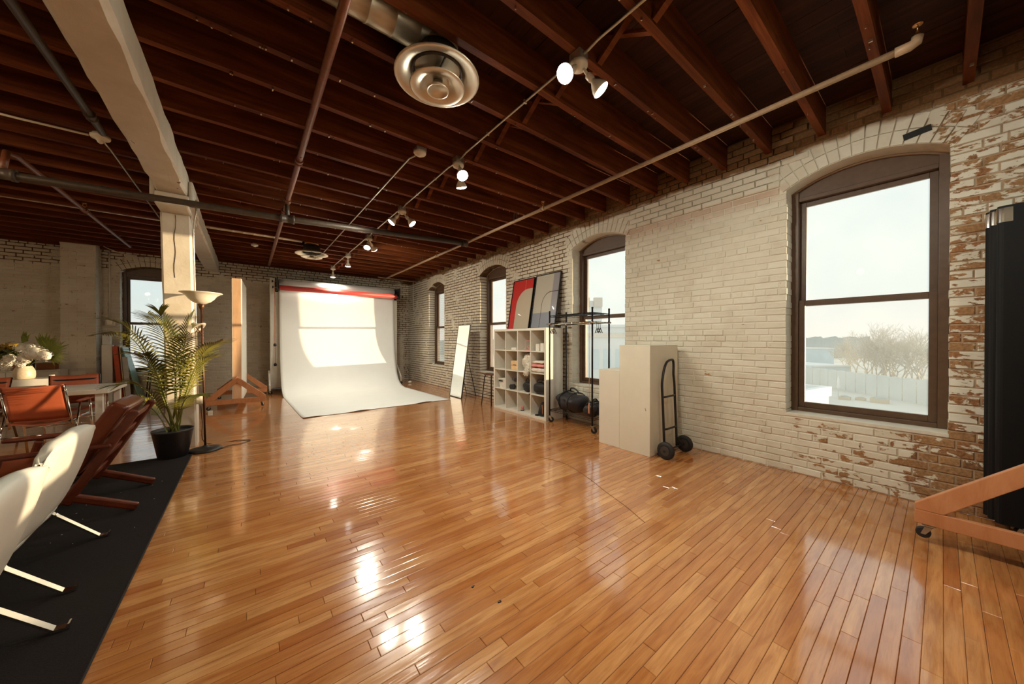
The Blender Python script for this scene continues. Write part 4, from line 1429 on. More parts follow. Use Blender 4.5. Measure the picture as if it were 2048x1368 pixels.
# ---- potted palm
def palm():
    cx, cy_, = -0.655, 5.28
    t = thing('potted_palm', 'tall potted palm with feathery fronds in front of the painted post', 'plant', (cx, cy_, 0.0095))
    z0 = 0.0095
    M_POT = mat('black_pot', S(34, 32, 33), 0.5, var=0.15)
    MB().lathe([(0.0, 0.0), (0.118, 0.0), (0.125, 0.006), (0.168, 0.275), (0.172, 0.28), (0.172, 0.30), (0.163, 0.30), (0.158, 0.27)], 36, (cx, cy_, z0)).build('pot', M_POT, t)
    MB().lathe([(0.157, 0.255), (0.10, 0.262), (0.0, 0.266)], 24, (cx, cy_, z0)).build('soil', mat('soil', S(46, 32, 22), 0.95, var=0.4, scale=60), t)
    def leafm(name, a, b):
        q = NT(name)
        n = q.noise(q.coord('Object'), 6, 4)
        q.set(**{'Base Color': q.ramp(n, [(0.3, a), (0.7, b)]), 'Roughness': 0.42, 'Subsurface Weight': 0.0})
        return q.m
    M_LEAF = leafm('palm_leaf', S(70, 76, 22), S(128, 122, 40))
    M_STEM = leafm('palm_stem', S(88, 96, 36), S(136, 134, 58))
    fw = Vector((SY, CY, 0)); rt_ = Vector((CY, -SY, 0))
    D0 = cx * SY + cy_ * CY
    def P(u, v, dd=0.0):
        d = D0 + dd
        q = fw * d + rt_ * ((u - 1024) / FPX * d)
        return Vector((q.x, q.y, CAMH - (v - 680) / FPX * d))
    pr = random.Random(12)
    # (points along the frond in the frame, depth offset of the tip, leaflet length)
    fronds = [
        ([(346, 868), (330, 800), (300, 720), (262, 660), (222, 640)], -0.25, 0.26),
        ([(344, 866), (322, 790), (290, 710), (250, 668), (206, 668)], 0.15, 0.24),
        ([(350, 868), (352, 780), (340, 700), (318, 650), (296, 628)], 0.10, 0.27),
        ([(352, 866), (360, 770), (345, 680), (325, 640), (318, 622)], -0.10, 0.27),
        ([(352, 868), (362, 780), (368, 700), (376, 650), (386, 628)], 0.10, 0.24),
        ([(354, 868), (368, 800), (388, 740), (412, 700), (444, 682)], -0.05, 0.25),
        ([(354, 868), (366, 810), (384, 770), (404, 730), (432, 712)], 0.10, 0.22),
        ([(350, 866), (350, 800), (352, 740), (362, 690), (380, 668)], -0.30, 0.22),
        ([(340, 866), (326, 830), (302, 792), (268, 768), (236, 770)], -0.35, 0.25),
        ([(338, 866), (322, 840), (300, 815), (278, 800), (256, 806)], -0.15, 0.20),
        ([(352, 868), (358, 830), (370, 800), (386, 790), (400, 792)], -0.28, 0.17),
        ([(346, 866), (334, 810), (316, 750), (290, 715), (268, 706)], -0.45, 0.22),
    ]
    for pts, dd, LL in fronds:
        n = len(pts)
        base = Vector((cx + pr.uniform(-0.05, 0.05), cy_ + pr.uniform(-0.05, 0.05), z0 + 0.255))
        C = [base] + [P(u, v, dd * (i / (n - 1)) ** 1.3) for i, (u, v) in enumerate(pts) if i > 0]
        Q = spline(C, 10)
        m = len(Q)
        st = MB()
        st.tube(Q, [0.0085 * (1 - 0.8 * k / (m - 1)) for k in range(m)], 6)
        fo = st.build('frond', M_STEM, t)
        lf = MB()
        start = int(m * 0.34)
        for k in range(start, m):
            e = (k - start) / (m - 1 - start)
            tg = (Q[min(k + 1, m - 1)] - Q[k - 1]).normalized()
            side = tg.cross(Vector((0, 0, 1)))
            if side.length < 0.05: side = rt_.copy()
            side.normalize()
            nrm = side.cross(tg).normalized()
            for sg in (-1, 1):
                L = LL * (0.55 + 0.9 * math.sin(math.pi * min(1, 0.18 + 0.75 * e))) * 0.72 * pr.uniform(0.85, 1.1)
                fwd = 0.55 + 0.9 * e
                d = (side * sg + tg * fwd + nrm * 0.25).normalized()
                w = 0.0095 * (1.0 - 0.35 * e)
                droop = 0.28 * L
                pp = []
                for q in range(5):
                    a = q / 4
                    c = Q[k] + d * (L * a) + Vector((0, 0, -droop * a * a))
                    ww = w * (0.45, 1.0, 0.95, 0.6, 0.06)[q]
                    wd = (tg - d * tg.dot(d)).normalized()
                    pp.append((c - wd * ww, c + wd * ww, c - nrm * 0.0018 + wd * 0))
                vv = []
                for (a, b, c) in pp:
                    vv += [a, c, b]
                ff = []
                for q in range(4):
                    i = 3 * q
                    ff += [(i, i + 1, i + 4, i + 3), (i + 1, i + 2, i + 5, i + 4)]
                lf.add(vv, ff, True)
        lo = lf.build('leaflets', M_LEAF, fo)
        lo['kind'] = 'stuff'
palm()

# ---- floor lamp with bowl shade and reading arm
def floor_lamp():
    x, y_ = -0.395, 5.36
    t = thing('floor_lamp', 'slim floor lamp with frosted bowl shade beside the painted post', 'floor lamp', (x, y_, 0))
    M_POLE = mat('lamp_bronze', S(96, 62, 42), 0.32, 0.7)
    M_SHADE = mat('frosted_glass_shade', (0.86, 0.80, 0.68), 0.35, var=0.03)
    MB().lathe([(0.155, 0.0), (0.158, 0.01), (0.15, 0.022), (0.10, 0.034), (0.03, 0.045), (0.02, 0.06), (0.0, 0.06)], 36, (x, y_, 0)).build('base', M_BLACK, t)
    lx = -0.028
    MB().tube([(x, y_, 0.05), (x + lx, y_, 1.72)], 0.0105, 12).build('pole', M_POLE, t)
    MB().lathe([(0.011, -0.01), (0.02, 0.01), (0.035, 0.055), (0.03, 0.06), (0, 0.06)], 20, (x + lx, y_, 1.66)).build('cup', M_POLE, t)
    MB().lathe([(0.0, 0.0), (0.035, 0.002), (0.08, 0.025), (0.115, 0.06), (0.14, 0.098), (0.175, 0.122), (0.192, 0.128), (0.192, 0.133), (0.172, 0.129), (0.135, 0.106), (0.108, 0.066), (0.074, 0.032), (0.03, 0.009), (0.0, 0.008)], 40, (x + lx, y_, 1.72)).build('bowl_shade', M_SHADE, t)
    MB().tube(spline([(x + lx * .8, y_, 1.36), (x - 0.045, y_ - 0.01, 1.40), (x - 0.075, y_ - 0.02, 1.45)], 5), 0.006, 8).build('reading_arm', M_POLE, t)
    d = Vector((0.55, -0.25, -0.6)).normalized()
    Mx = Matrix.Translation((x - 0.095, y_ - 0.02, 1.485)) @ d.to_track_quat('Z', 'Y').to_matrix().to_4x4()
    MB().lathe([(0.0, -0.012), (0.018, -0.01), (0.024, 0.01), (0.045, 0.04), (0.075, 0.062), (0.085, 0.066), (0.083, 0.068), (0.045, 0.046), (0.02, 0.016), (0.0, 0.014)], 28, (0, 0, 0), Mx).build('reading_shade', M_SHADE, t)
    c = MB().tube(spline([(x + 0.14, y_ - 0.05, 0.006), (x + 0.22, y_ + 0.04, 0.006), (x + 0.32, y_ + 0.05, 0.006), (x + 0.42, y_ + 0.16, 0.006), (x + 0.30, y_ + 0.24, 0.006), (x - 0.02, y_ + 0.3, 0.02), (x - 0.045, y_ + 0.25, 0.30), (x - 0.055, y_ + 0.225, 0.50)], 8), 0.004, 6)
    c.build('cord', M_BLACK, t)
    MB().box(x + 0.005, x + 0.05, y_ + 0.262, y_ + 0.285, 0.36, 0.415).build('tag', M_WHITETOP, t)
floor_lamp()

# ---- dining tables and leather chairs
def table(label, x0, x1, y0, y1, h, leg=0.065, ap=0.055):
    t = thing('dining_table', label, 'table', ((x0 + x1) / 2, (y0 + y1) / 2, 0))
    MB().box(x0, x1, y0, y1, h - ap, h).build('tabletop', M_WHITETOP, t, bevel=0.004)
    for x in (x0 + 0.05, x1 - 0.05 - leg):
        for y_ in (y0 + 0.03, y1 - 0.03 - leg):
            MB().box(x, x + leg, y_, y_ + leg, 0.0, h - ap).build('leg', M_WHITETOP, t, bevel=0.005)
    return t
table('white dining table with square legs beside the leather chairs', -3.05, -1.37, 6.42, 7.27, 0.69)
table('narrow white table with deep edge holding the flower vase', -4.1, -2.40, 8.73, 9.18, 0.69, ap=0.105)

def sling_chair(label, loc, rz):
    """local: faces +y"""
    t = thing('dining_chair', label, 'chair', loc, rz, group='tan leather sling chairs')
    W2 = 0.205
    def sheet(fn, name):
        MB().grid(fn, 12, 10).build(name, M_TAN, t, world=False, solid=0.008)
    sheet(lambda u, v: ((2 * u - 1) * W2, -0.155 - 0.135 * v - 0.02 * math.sin(math.pi * u) , 0.44 + 0.37 * v + 0.012 * abs(2 * u - 1) ** 2 * v), 'backrest')
    sheet(lambda u, v: ((2 * u - 1) * W2, -0.18 + 0.43 * v, 0.415 - 0.035 * math.sin(math.pi * u) + 0.012 * v), 'seat')
    for s in (-1, 1):
        x = s * (W2 + 0.005)
        MB().tube([(x, -0.13, 0.36), (x, -0.155, 0.43), (x, -0.295, 0.815)], 0.0095, 10).build('back_post', M_CHROME, t, world=False)
        MB().tube([(x, -0.18, 0.405), (x, 0.26, 0.417)], 0.010, 10).build('seat_rail', M_CHROME, t, world=False)
        xo = s * (W2 + 0.045)
        MB().tube([(xo, -0.30, 0.0), (xo, -0.06, 0.60)], 0.0105, 10).build('leg', M_CHROME, t, world=False)
        MB().tube([(xo, 0.29, 0.0), (xo, 0.17, 0.60)], 0.0105, 10).build('leg', M_CHROME, t, world=False)
        MB().grid(lambda u, v: (xo - 0.025 + 0.05 * u, -0.09 + 0.29 * v, 0.605 + 0.006 * math.cos(2 * math.pi * u)), 6, 6).build('armrest', M_TAN, t, world=False, solid=0.012)
        MB().tube([(xo, -0.143, 0.39), (x, -0.13, 0.395)], 0.008, 8).build('bracket', M_CHROME, t, world=False)
    for y_, z in ((-0.19, 0.275), (0.245, 0.30)):
        MB().tube([(-W2 - 0.045, y_, z), (W2 + 0.045, y_, z)], 0.007, 8).build('stretcher', M_CHROME, t, world=False)
    MB().bar((-W2 - 0.005, -0.27, 0.755), (W2 + 0.005, -0.27, 0.755), 0.006, 0.018).build('back_strap', M_BLACK, t, world=False)
    return t
sling_chair('tan leather sling chair with chrome frame, its sunlit back towards the viewer', (-1.755, 6.17, 0), R(-3))
sling_chair('tan leather sling chair across the white table, in shade beside the brick pier', (-1.80, 7.14, 0), R(180 + 16))
sling_chair('tan leather sling chair across the table, cut off by the left picture edge', (-2.62, 7.12, 0), R(180 - 4))

# ---- vase and bouquet
vx, vy, vz = -2.76, 8.90, 0.69
M_VASE = mat('mottled_silver_vase', S(206, 190, 164), 0.45, 0.1, var=0.15, scale=40)
vz_o = MB().lathe([(0.0, 0.0), (0.09, 0.0), (0.102, 0.01), (0.108, 0.06), (0.106, 0.12), (0.090, 0.165), (0.075, 0.19), (0.078, 0.20), (0.072, 0.202), (0.068, 0.185), (0.08, 0.155), (0.0, 0.12)], 28, (vx, vy, vz)).build('flower_vase', M_VASE)
tag(vz_o, 'mottled silver vase holding the white bouquet on the narrow table', 'vase')
t = thing('bouquet', 'loose bouquet of white blossoms, fan palm leaves and greenery', 'flowers', (vx, vy, vz + 0.13))
br = random.Random(31)
M_PETAL = mat('white_petal', (0.86, 0.82, 0.72), 0.85, var=0.06, spec=0.1)
M_FAN = mat('fan_palm_leaf', S(122, 134, 44), 0.45, var=0.3, scale=8)
M_DARKLEAF = mat('dark_leaf', S(74, 80, 26), 0.5, var=0.35, scale=8)
M_GOLDLEAF = mat('golden_leaf', S(164, 132, 44), 0.5, var=0.3, scale=8)
fwv, rtv = Vector((SY, CY, 0)), Vector((CY, -SY, 0))
base = Vector((vx, vy, vz))
def blossom(p, r, n):
    m = MB()
    for k in range(n):
        d = Vector((br.gauss(0, 1), br.gauss(0, 1), br.gauss(0.2, 0.9)))
        d.normalize()
        c = Vector(p) + d * r * br.uniform(0.5, 1.0)
        q = d.to_track_quat('Z', 'Y').to_matrix().to_4x4()
        s = br.uniform(0.030, 0.046)
        M_ = Matrix.Translation(c) @ q
        v = [M_ @ Vector((0, 0, -0.006))]
        for i in range(5):
            a = i * 2 * math.pi / 5 + br.uniform(0, .3)
            v += [M_ @ Vector((s * .55 * math.cos(a - .42), s * .55 * math.sin(a - .42), 0.004)), M_ @ Vector((s * math.cos(a), s * math.sin(a), 0.006)), M_ @ Vector((s * .55 * math.cos(a + .42), s * .55 * math.sin(a + .42), 0.004))]
        f = [(0, 1 + 3 * i, 2 + 3 * i, 3 + 3 * i) for i in range(5)]
        m.add(v, f)
    m.blob(p, (r * 0.82, r * 0.82, r * 0.75), 12, 8, 0.12, br)
    o = m.build('blossom', M_PETAL, t)
    MB().tube([base + Vector((0, 0, 0.15)), Vector(p)], 0.004, 5).build('stem', M_DARKLEAF, o)
def spot(a, b, dz):
    return base + rtv * a * 1.25 + fwv * b + Vector((0, 0, dz * 1.25 + 0.03))
for (a, b, dz, r, n) in ((0.17, -0.04, 0.30, 0.10, 60), (0.26, 0.0, 0.27, 0.08, 40), (0.08, -0.07, 0.24, 0.07, 34), (-0.05, 0.02, 0.36, 0.065, 26), (0.02, 0.05, 0.38, 0.05, 18),
                        (-0.14, -0.03, 0.22, 0.07, 30), (-0.22, 0.0, 0.18, 0.06, 22), (-0.17, -0.05, 0.11, 0.045, 14), (0.04, -0.08, 0.17, 0.05, 18)):
    blossom(spot(a, b, dz), r * 1.2, n)
def fan(c, d0, L, spread, n, m_):
    m = MB()
    d0 = Vector(d0).normalized()
    ax = d0.cross(fwv).normalized()
    for k in range(n):
        a = (k / (n - 1) - 0.5) * spread
        d = (Matrix.Rotation(a, 3, fwv) @ d0).normalized()
        s = d.cross(fwv).normalized()
        l = L * (0.75 + 0.25 * math.cos(a * 1.2)) * br.uniform(0.9, 1.05)
        tip = Vector(c) + d * l + fwv * br.uniform(-0.04, 0.04)
        mid = Vector(c) + d * l * 0.55 + fwv * 0.008
        w = 0.021
        m.add([Vector(c), mid - s * w, tip, mid + s * w, mid + fwv * 0.006], [(0, 1, 4), (1, 2, 4), (2, 3, 4), (3, 0, 4)])
    m.tube([base + Vector((0, 0, 0.14)), Vector(c)], 0.004, 5)
    m.build('fan_leaf', m_, t)
fan(spot(0.22, 0.06, 0.30), rtv * 0.8 + Vector((0, 0, 0.35)), 0.36, 2.9, 19, M_FAN)
fan(spot(0.14, 0.08, 0.36), rtv * 0.15 + Vector((0, 0, 1)), 0.27, 1.5, 10, M_FAN)
fan(spot(-0.10, 0.06, 0.42), rtv * 0.5 + Vector((0, 0, 1)), 0.21, 1.0, 7, M_FAN)
for (a, b, dz, r, m_) in ((-0.26, 0.03, 0.36, 0.11, M_GOLDLEAF), (-0.36, 0.03, 0.27, 0.11, M_GOLDLEAF), (-0.24, 0.0, 0.28, 0.10, M_DARKLEAF), (-0.15, 0.06, 0.30, 0.09, M_DARKLEAF)):
    m = MB()
    c = spot(a, b, dz)
    for k in range(70):
        d = Vector((br.gauss(0, 1), br.gauss(0, 1), br.gauss(0, 0.8))).normalized()
        p = c + d * r * br.uniform(0.2, 1.0)
        q = Vector((br.gauss(0, 1), br.gauss(0, 1), br.gauss(0, 0.6))).normalized()
        s = q.cross(d)
        if s.length < .05: continue
        s.normalize()
        m.add([p, p + q * 0.035 - s * 0.02, p + q * 0.08, p + q * 0.035 + s * 0.02], [(0, 1, 2, 3)])
    m.tube([base + Vector((0, 0, 0.14)), c], 0.004, 5)
    o = m.build('leaf_sprig', m_, t)
    o['kind'] = 'stuff'
cu = MB().lathe([(0.0, 0), (0.026, 0), (0.03, 0.045), (0.027, 0.045), (0.024, 0.006), (0, 0.006)], 18, (-2.50, 8.92, 0.69)).build('cup', M_FIXTURE)
tag(cu, 'small white cup on the narrow table beside the vase', 'cup')

# ---- sideboard along the far wall with things on it
t = thing('sideboard', 'low white sideboard with drawers against the far left wall', 'sideboard', (-3.9, 10.38, 0))
MB().box(-5.1, -2.77, 10.2, 10.575, 0.06, 0.73).build('body', M_WHITETOP, t)
MB().box(-5.12, -2.75, 10.17, 10.58, 0.73, 0.75).build('top', M_WHITETOP, t, bevel=0.003)
for i in range(4):
    for j in range(2):
        x0 = -5.09 + i * 0.58
        d = MB().box(x0, x0 + 0.572, 10.182, 10.2, 0.09 + j * 0.32, 0.09 + j * 0.32 + 0.31).build('drawer', M_WHITETOP, t, bevel=0.003)
MB().box(-5.05, -2.8, 10.24, 10.56, 0.0, 0.06).build('plinth', M_BLACK, t)
M_WICKER = mat('woven_basket', S(140, 88, 48), 0.8, var=0.3, scale=50, bump=0.5)
t = thing('storage_box', 'small brown woven box on the sideboard next to the brick pier', 'box', (-2.95, 10.35, 0.75))
MB().box(-3.06, -2.84, 10.28, 10.44, 0.7505, 0.85).build('body', M_WICKER, t, bevel=0.006)
MB().box(-3.065, -2.835, 10.275, 10.445, 0.851, 0.868).build('lid', M_WICKER, t, bevel=0.004)
t = thing('bottle', 'dark bottle standing on the sideboard behind the bouquet', 'bottle', (-3.16, 10.42, 0.75))
MB().lathe([(0.0, 0), (0.045, 0), (0.048, 0.01), (0.048, 0.17), (0.02, 0.22), (0.018, 0.28), (0.0, 0.28)], 18, (-3.16, 10.42, 0.75)).build('glass', M_BLACK, t)
MB().lathe([(0.021, 0.0), (0.021, 0.03), (0, 0.03)], 14, (-3.16, 10.42, 1.03)).build('cap', M_BLACK, t)
t = thing('planter', 'small terracotta planter with dark leaves on the sideboard', 'planter', (-3.34, 10.40, 0.75))
MB().lathe([(0.0, 0), (0.055, 0), (0.075, 0.11), (0.078, 0.125), (0.068, 0.125), (0.06, 0.1), (0, 0.1)], 20, (-3.34, 10.40, 0.75)).build('pot', mat('terracotta', S(176, 120, 92), 0.7), t)
for k in range(9):
    a = k * 0.7
    d = Vector((math.cos(a), math.sin(a), 1.1))
    c = Vector((-3.34, 10.40, 0.86)); s = Vector((-math.sin(a), math.cos(a), 0))
    MB().add([c, c + d * 0.07 - s * 0.025, c + d * 0.16, c + d * 0.07 + s * 0.025, c + d * 0.07 + Vector((0, 0, -0.006))], [(0, 1, 4), (1, 2, 4), (2, 3, 4), (3, 0, 4)]).build('leaf', M_DARKLEAF, t)

# ---- boards leaning in the corner, stool with jars
def leaning(name, label, cat, x0, x1, y0, y1, h, lean, m):
    """upright board, top shifted by lean"""
    t = MB()
    v = [(x0, y0, 0), (x1, y0, 0), (x1, y1, 0), (x0, y1, 0)]
    v += [(p[0] + lean[0], p[1] + lean[1], h) for p in v]
    t.add(v, [(3, 2, 1, 0), (4, 5, 6, 7), (0, 1, 5, 4), (1, 2, 6, 5), (2, 3, 7, 6), (3, 0, 4, 7)])
    return tag(t.build(name, m, bevel=0.004), label, cat)
t = thing('board_pack', 'tall white board pack in a clear sleeve standing in the corner', 'board', (-2.25, 10.62, 0))
MB().box(-2.34, -2.19, 10.56, 10.66, 0.0, 1.20).build('pack', M_WHITETOP, t, bevel=0.01)
MB().box(-2.335, -2.215, 10.58, 10.645, 1.201, 1.40).build('sleeve', mat('clear_plastic', (0.72, 0.74, 0.72), 0.25, var=0.1), t, bevel=0.01)
leaning('foam_board', 'orange board leaning in the corner beside the white board pack', 'board', -2.10, -2.03, 10.50, 10.90, 1.17, (-0.08, 0), mat('orange_board', S(188, 70, 28), 0.45, var=0.12))
leaning('foam_board', 'cream board leaning between the orange and the teal boards', 'board', -2.012, -1.997, 10.48, 10.90, 1.18, (-0.075, 0), mat('cream_board', S(222, 198, 160), 0.5))
leaning('foam_board', 'teal-edged green board leaning at a steep angle below the far window', 'board', -1.80, -1.785, 10.46, 10.90, 1.15, (-0.25, 0), mat('teal_board', S(118, 160, 140), 0.4, var=0.2))
leaning('foam_board', 'short grey board standing among the leaning boards', 'board', -1.975, -1.90, 10.40, 10.43, 0.95, (-0.06, 0.02), mat('grey_board', S(176, 172, 164), 0.5))
def stool(label, x, y_, h, r, rz=0.3):
    t = thing('metal_stool', label, 'stool', (x, y_, 0), rz)
    m = mat('dark_stool_metal', S(44, 34, 28), 0.4, 0.5)
    MB().lathe([(r * 0.9, 0), (r, 0.006), (r, 0.022), (r * 0.92, 0.03), (0, 0.03)], 28, (0, 0, h - 0.03)).build('seat', mat('stool_seat_wood', S(92, 54, 32), 0.45), t, world=False)
    ft = []
    for k in range(4):
        a = math.pi / 4 + k * math.pi / 2
        c, s = math.cos(a), math.sin(a)
        ft.append((c, s))
        MB().tube([(c * (r - 0.04), s * (r - 0.04), h - 0.03), (c * (r - 0.02), s * (r - 0.02), h - 0.09), (c * (r + 0.04), s * (r + 0.04), 0.0)], 0.011, 10).build('leg', m, t, world=False)
    rr = r + 0.015
    MB().tube([(c * rr, s * rr, h * 0.33) for c, s in ft], 0.007, 8, closed=True).build('footrest', m, t, world=False)
    return t
stool('dark metal stool carrying glass jars below the far left window', -1.50, 10.2, 0.66, 0.17)
def jarm():
    t = NT('pale_teal_glass')
    n = t.noise(t.coord('Object'), 4, 2)
    t.set(**{'Base Color': t.ramp(n, [(0.3, (0.55, 0.80, 0.74)), (0.7, (0.68, 0.88, 0.82))]), 'Roughness': 0.05, 'Transmission Weight': 0.85, 'IOR': 1.3})
    return t.m
M_JAR = jarm()
for x, y_, h, lb in ((-1.57, 10.17, 0.19, 'taller pale teal glass jar on the dark stool'), (-1.43, 10.24, 0.14, 'shorter pale teal glass jar on the dark stool')):
    o = MB().lathe([(0.0, 0.0), (0.058, 0.0), (0.062, 0.01), (0.062, h * 0.75), (0.05, h * 0.88), (0.05, h), (0.046, h), (0.046, h * 0.88), (0.056, h * 0.74), (0.056, 0.012), (0, 0.01)], 24, (x, y_, 0.6615)).build('glass_jar', M_JAR)
    tag(o, lb, 'jar', 'jars on the stool')
# ================================================================== right: mirror, cube shelf, prints, rack, pedestals, hand truck, screen
def mirror():
    t = thing('standing_mirror', 'tall frameless-looking mirror with thin black frame leaning back on its stand', 'mirror', (3.72, 6.82, 0))
    y0, y1, H = 6.55, 7.09, 1.645
    lean = 0.235
    a, b = Vector((3.71, 0, 0.005)), Vector((3.71 + lean, 0, H))
    d = (b - a).normalized(); n = Vector((d.z, 0, -d.x))       # n points to the wall side
    L = (b - a).length
    Mx = Matrix(((n.x, 0, d.x, a.x), (0, 1, 0, 0), (n.z, 0, d.z, a.z), (0, 0, 0, 1)))
    g = NT('mirror_glass')
    nn = g.noise(g.coord('Object'), 3, 2)
    g.set(**{'Base Color': g.ramp(nn, [(0.3, (0.90, 0.91, 0.88)), (0.7, (0.93, 0.94, 0.91))]), 'Metallic': 1.0, 'Roughness': 0.015})
    m = MB(); m.box(0.0, 0.004, y0 + 0.008, y1 - 0.008, 0.010, L - 0.008, Mx); m.build('mirror_glass', g.m, t)
    m = MB()
    m.box(0.005, 0.020, y0 + 0.008, y1 - 0.008, 0.010, L - 0.008, Mx)
    m.build('backing', M_BLACK, t)
    for q in ((y0, y0 + 0.010, 0, L), (y1 - 0.010, y1, 0, L), (y0 + 0.01, y1 - 0.01, 0, 0.011), (y0 + 0.01, y1 - 0.01, L - 0.010, L)):
        m = MB(); m.box(-0.004, 0.024, *q, Mx); m.build('frame_edge', M_BLACK, t)
    for yy in (y0 + 0.06, y1 - 0.06):
        MB().tube([Mx @ Vector((0.03, yy, L * 0.62)), (4.13, yy, 0.008)], 0.008, 8).build('prop_leg', M_BLACK, t)
    MB().tube([(4.12, y0 + 0.06, 0.03), (4.12, y1 - 0.06, 0.03)], 0.007, 8).build('prop_bar', M_BLACK, t)
    MB().tube([Mx @ Vector((0.03, y0 + 0.06, L * 0.30)), (4.02, y0 + 0.06, 0.45)], 0.004, 6).build('stay', M_BLACK, t)
mirror()

# ---- four-by-four cube shelf
SX0, SX1, SY0, SY1, SH = 3.745, 4.135, 3.90, 5.35, 1.50
M_SHELF = mat('white_shelf_laminate', (0.78, 0.75, 0.66), 0.4, var=0.03)
t = thing('cube_shelf', 'white open cube shelf, four by four, standing against the window wall', 'shelf', (3.94, 4.62, 0))
ot, it = 0.040, 0.018
MB().box(SX0, SX1, SY0, SY0 + ot, 0, SH).build('side_panel', M_SHELF, t, bevel=0.002)
MB().box(SX0, SX1, SY1 - ot, SY1, 0, SH).build('side_panel', M_SHELF, t, bevel=0.002)
MB().box(SX0, SX1, SY0 + ot, SY1 - ot, 0.0, ot).build('bottom_panel', M_SHELF, t, bevel=0.002)
MB().box(SX0, SX1, SY0 + ot, SY1 - ot, SH - ot, SH).build('top_panel', M_SHELF, t, bevel=0.002)
cw = (SY1 - SY0 - 2 * ot - 3 * it) / 4
ch = (SH - 2 * ot - 3 * it) / 4
for k in range(1, 4):
    y_ = SY0 + ot + k * cw + (k - 1) * it
    MB().box(SX0 + 0.002, SX1, y_, y_ + it, ot, SH - ot).build('upright', M_SHELF, t)
for r_ in range(1, 4):
    z = ot + r_ * ch + (r_ - 1) * it
    for k in range(4):
        y_ = SY0 + ot + k * (cw + it)
        MB().box(SX0 + 0.002, SX1, y_, y_ + cw, z, z + it).build('shelf_board', M_SHELF, t)
MB().box(SX1 - 0.006, SX1, SY0 + ot, SY1 - ot, ot, SH - ot).build('back_panel', mat('tan_shelf_back', S(206, 164, 122), 0.5, var=0.05), t)
def cube(col, row):
    """floor centre (y, z) of a cube: col 1 is the far one, row 1 the top one"""
    y_ = SY0 + ot + (4 - col) * (cw + it) + cw / 2
    z = ot + (4 - row) * (ch + it)
    return y_, z + 0.0005
M_PINK = mat('pink_cloth', S(228, 148, 142), 0.8, var=0.12, bump=0.3)
M_CREAMCLOTH = mat('cream_cloth', (0.76, 0.70, 0.60), 0.85, var=0.1, bump=0.3)
M_REDP = mat('red_shoe', S(190, 44, 44), 0.4)
M_BAG = mat('black_bag_fabric', S(30, 27, 28), 0.6, var=0.25, scale=30, bump=0.3)
def shoe(name, label, c, m, rz):
    t = thing(name, label, 'shoe', c, rz)
    MB().grid(lambda u, v: ((v - .5) * .2, (0.035 + 0.012 * math.sin(v * 3.1)) * math.cos(u * 2 * math.pi), 0.010 + max(0, (0.028 + 0.045 * (1 - v)) * math.sin(u * 2 * math.pi))), 16, 12).build('upper', m, t, world=False)
    MB().box(-0.105, 0.105, -0.036, 0.036, 0.0, 0.012).build('sole', M_BLACK, t, bevel=0.005, world=False)
    MB().tube([(-0.085, 0, 0.03), (-0.075, 0, 0.08)], [0.025, 0.028], 10).build('collar', m, t, world=False)
y_, z = cube(1, 1)
shoe('shoe', 'red shoe lying in the top far cube', (3.90, y_ - 0.07, z), M_REDP, R(80))
y_, z = cube(2, 1)
o = MB().box(3.78, 3.90, y_ - 0.09, y_ + 0.05, z, z + 0.045).build('small_box', M_FLATWHITE, bevel=0.008); tag(o, 'flat white box in the top row, second cube', 'box')
y_, z = cube(3, 1)
o = MB().tube(spline([(3.79, y_ + 0.10, z + 0.006), (3.80, y_ + 0.02, z + 0.03), (3.84, y_ + 0.06, z + 0.15), (3.86, y_ - 0.06, z + 0.16), (3.84, y_ - 0.12, z + 0.10), (3.80, y_ - 0.04, z + 0.07), (3.79, y_ - 0.12, z + 0.012), (3.80, y_ + 0.03, z + 0.008)], 8), 0.006, 8).build('coiled_cord', M_PINK); tag(o, 'loose coil of pink cord in the top row, third cube', 'cord')
o = MB().lathe([(0.0, 0), (0.03, 0), (0.034, 0.02), (0.03, 0.055), (0.012, 0.07), (0, 0.07)], 16, (3.90, y_ - 0.10, z)).build('pink_jar', M_PINK); tag(o, 'small pink jar beside the pink cord', 'jar')
y_, z = cube(4, 1)
for k, (dx, dy) in enumerate(((0.0, 0.06), (0.0, -0.055), (0.0, -0.15))):
    w = 0.05
    o = MB().box(3.80, 3.90, y_ + dy - 0.042, y_ + dy + 0.042, z, z + 0.115 + 0.012 * (k > 0)).build('white_carton', M_FLATWHITE, bevel=0.004)
    tag(o, ('farthest of three small white cartons in the top near cube', 'middle of three small white cartons in the top near cube', 'nearest of three small white cartons, beside the shelf side')[k], 'box', 'small white cartons')
y_, z = cube(2, 2)
t = thing('wooden_drawer_box', 'small pale wooden two-drawer box in the second row', 'box', (3.86, y_ - 0.06, z))
yb = y_ - 0.055
MB().box(3.785, 3.93, yb - 0.11, yb + 0.11, z, z + 0.165).build('case', mat('pale_box_wood', S(226, 186, 132), 0.5), t, bevel=0.003)
for k in range(2):
    d = MB().box(3.777, 3.786, yb - 0.105, yb + 0.105, z + 0.005 + 0.08 * k, z + 0.078 + 0.08 * k).build('drawer', mat('pale_box_wood2', S(232, 194, 142), 0.5), t, bevel=0.002)
MB().box(3.772, 3.778, yb - 0.04, yb + 0.04, z + 0.088, z + 0.10).build('handle_slot', M_BLACK, t)
t = thing('dark_bottle', 'small dark bottle on the wooden drawer box', 'bottle', (3.88, yb - 0.05, z + 0.166))
MB().lathe([(0, 0), (0.03, 0), (0.033, 0.01), (0.033, 0.06), (0.014, 0.085), (0.012, 0.11), (0.0, 0.11)], 16, (3.88, yb - 0.04, z + 0.166)).build('glass', mat('brown_bottle', S(72, 44, 30), 0.2), t)
MB().lathe([(0.016, 0), (0.016, 0.02), (0, 0.02)], 12, (3.88, yb - 0.04, z + 0.276)).build('cap', M_BLACK, t)
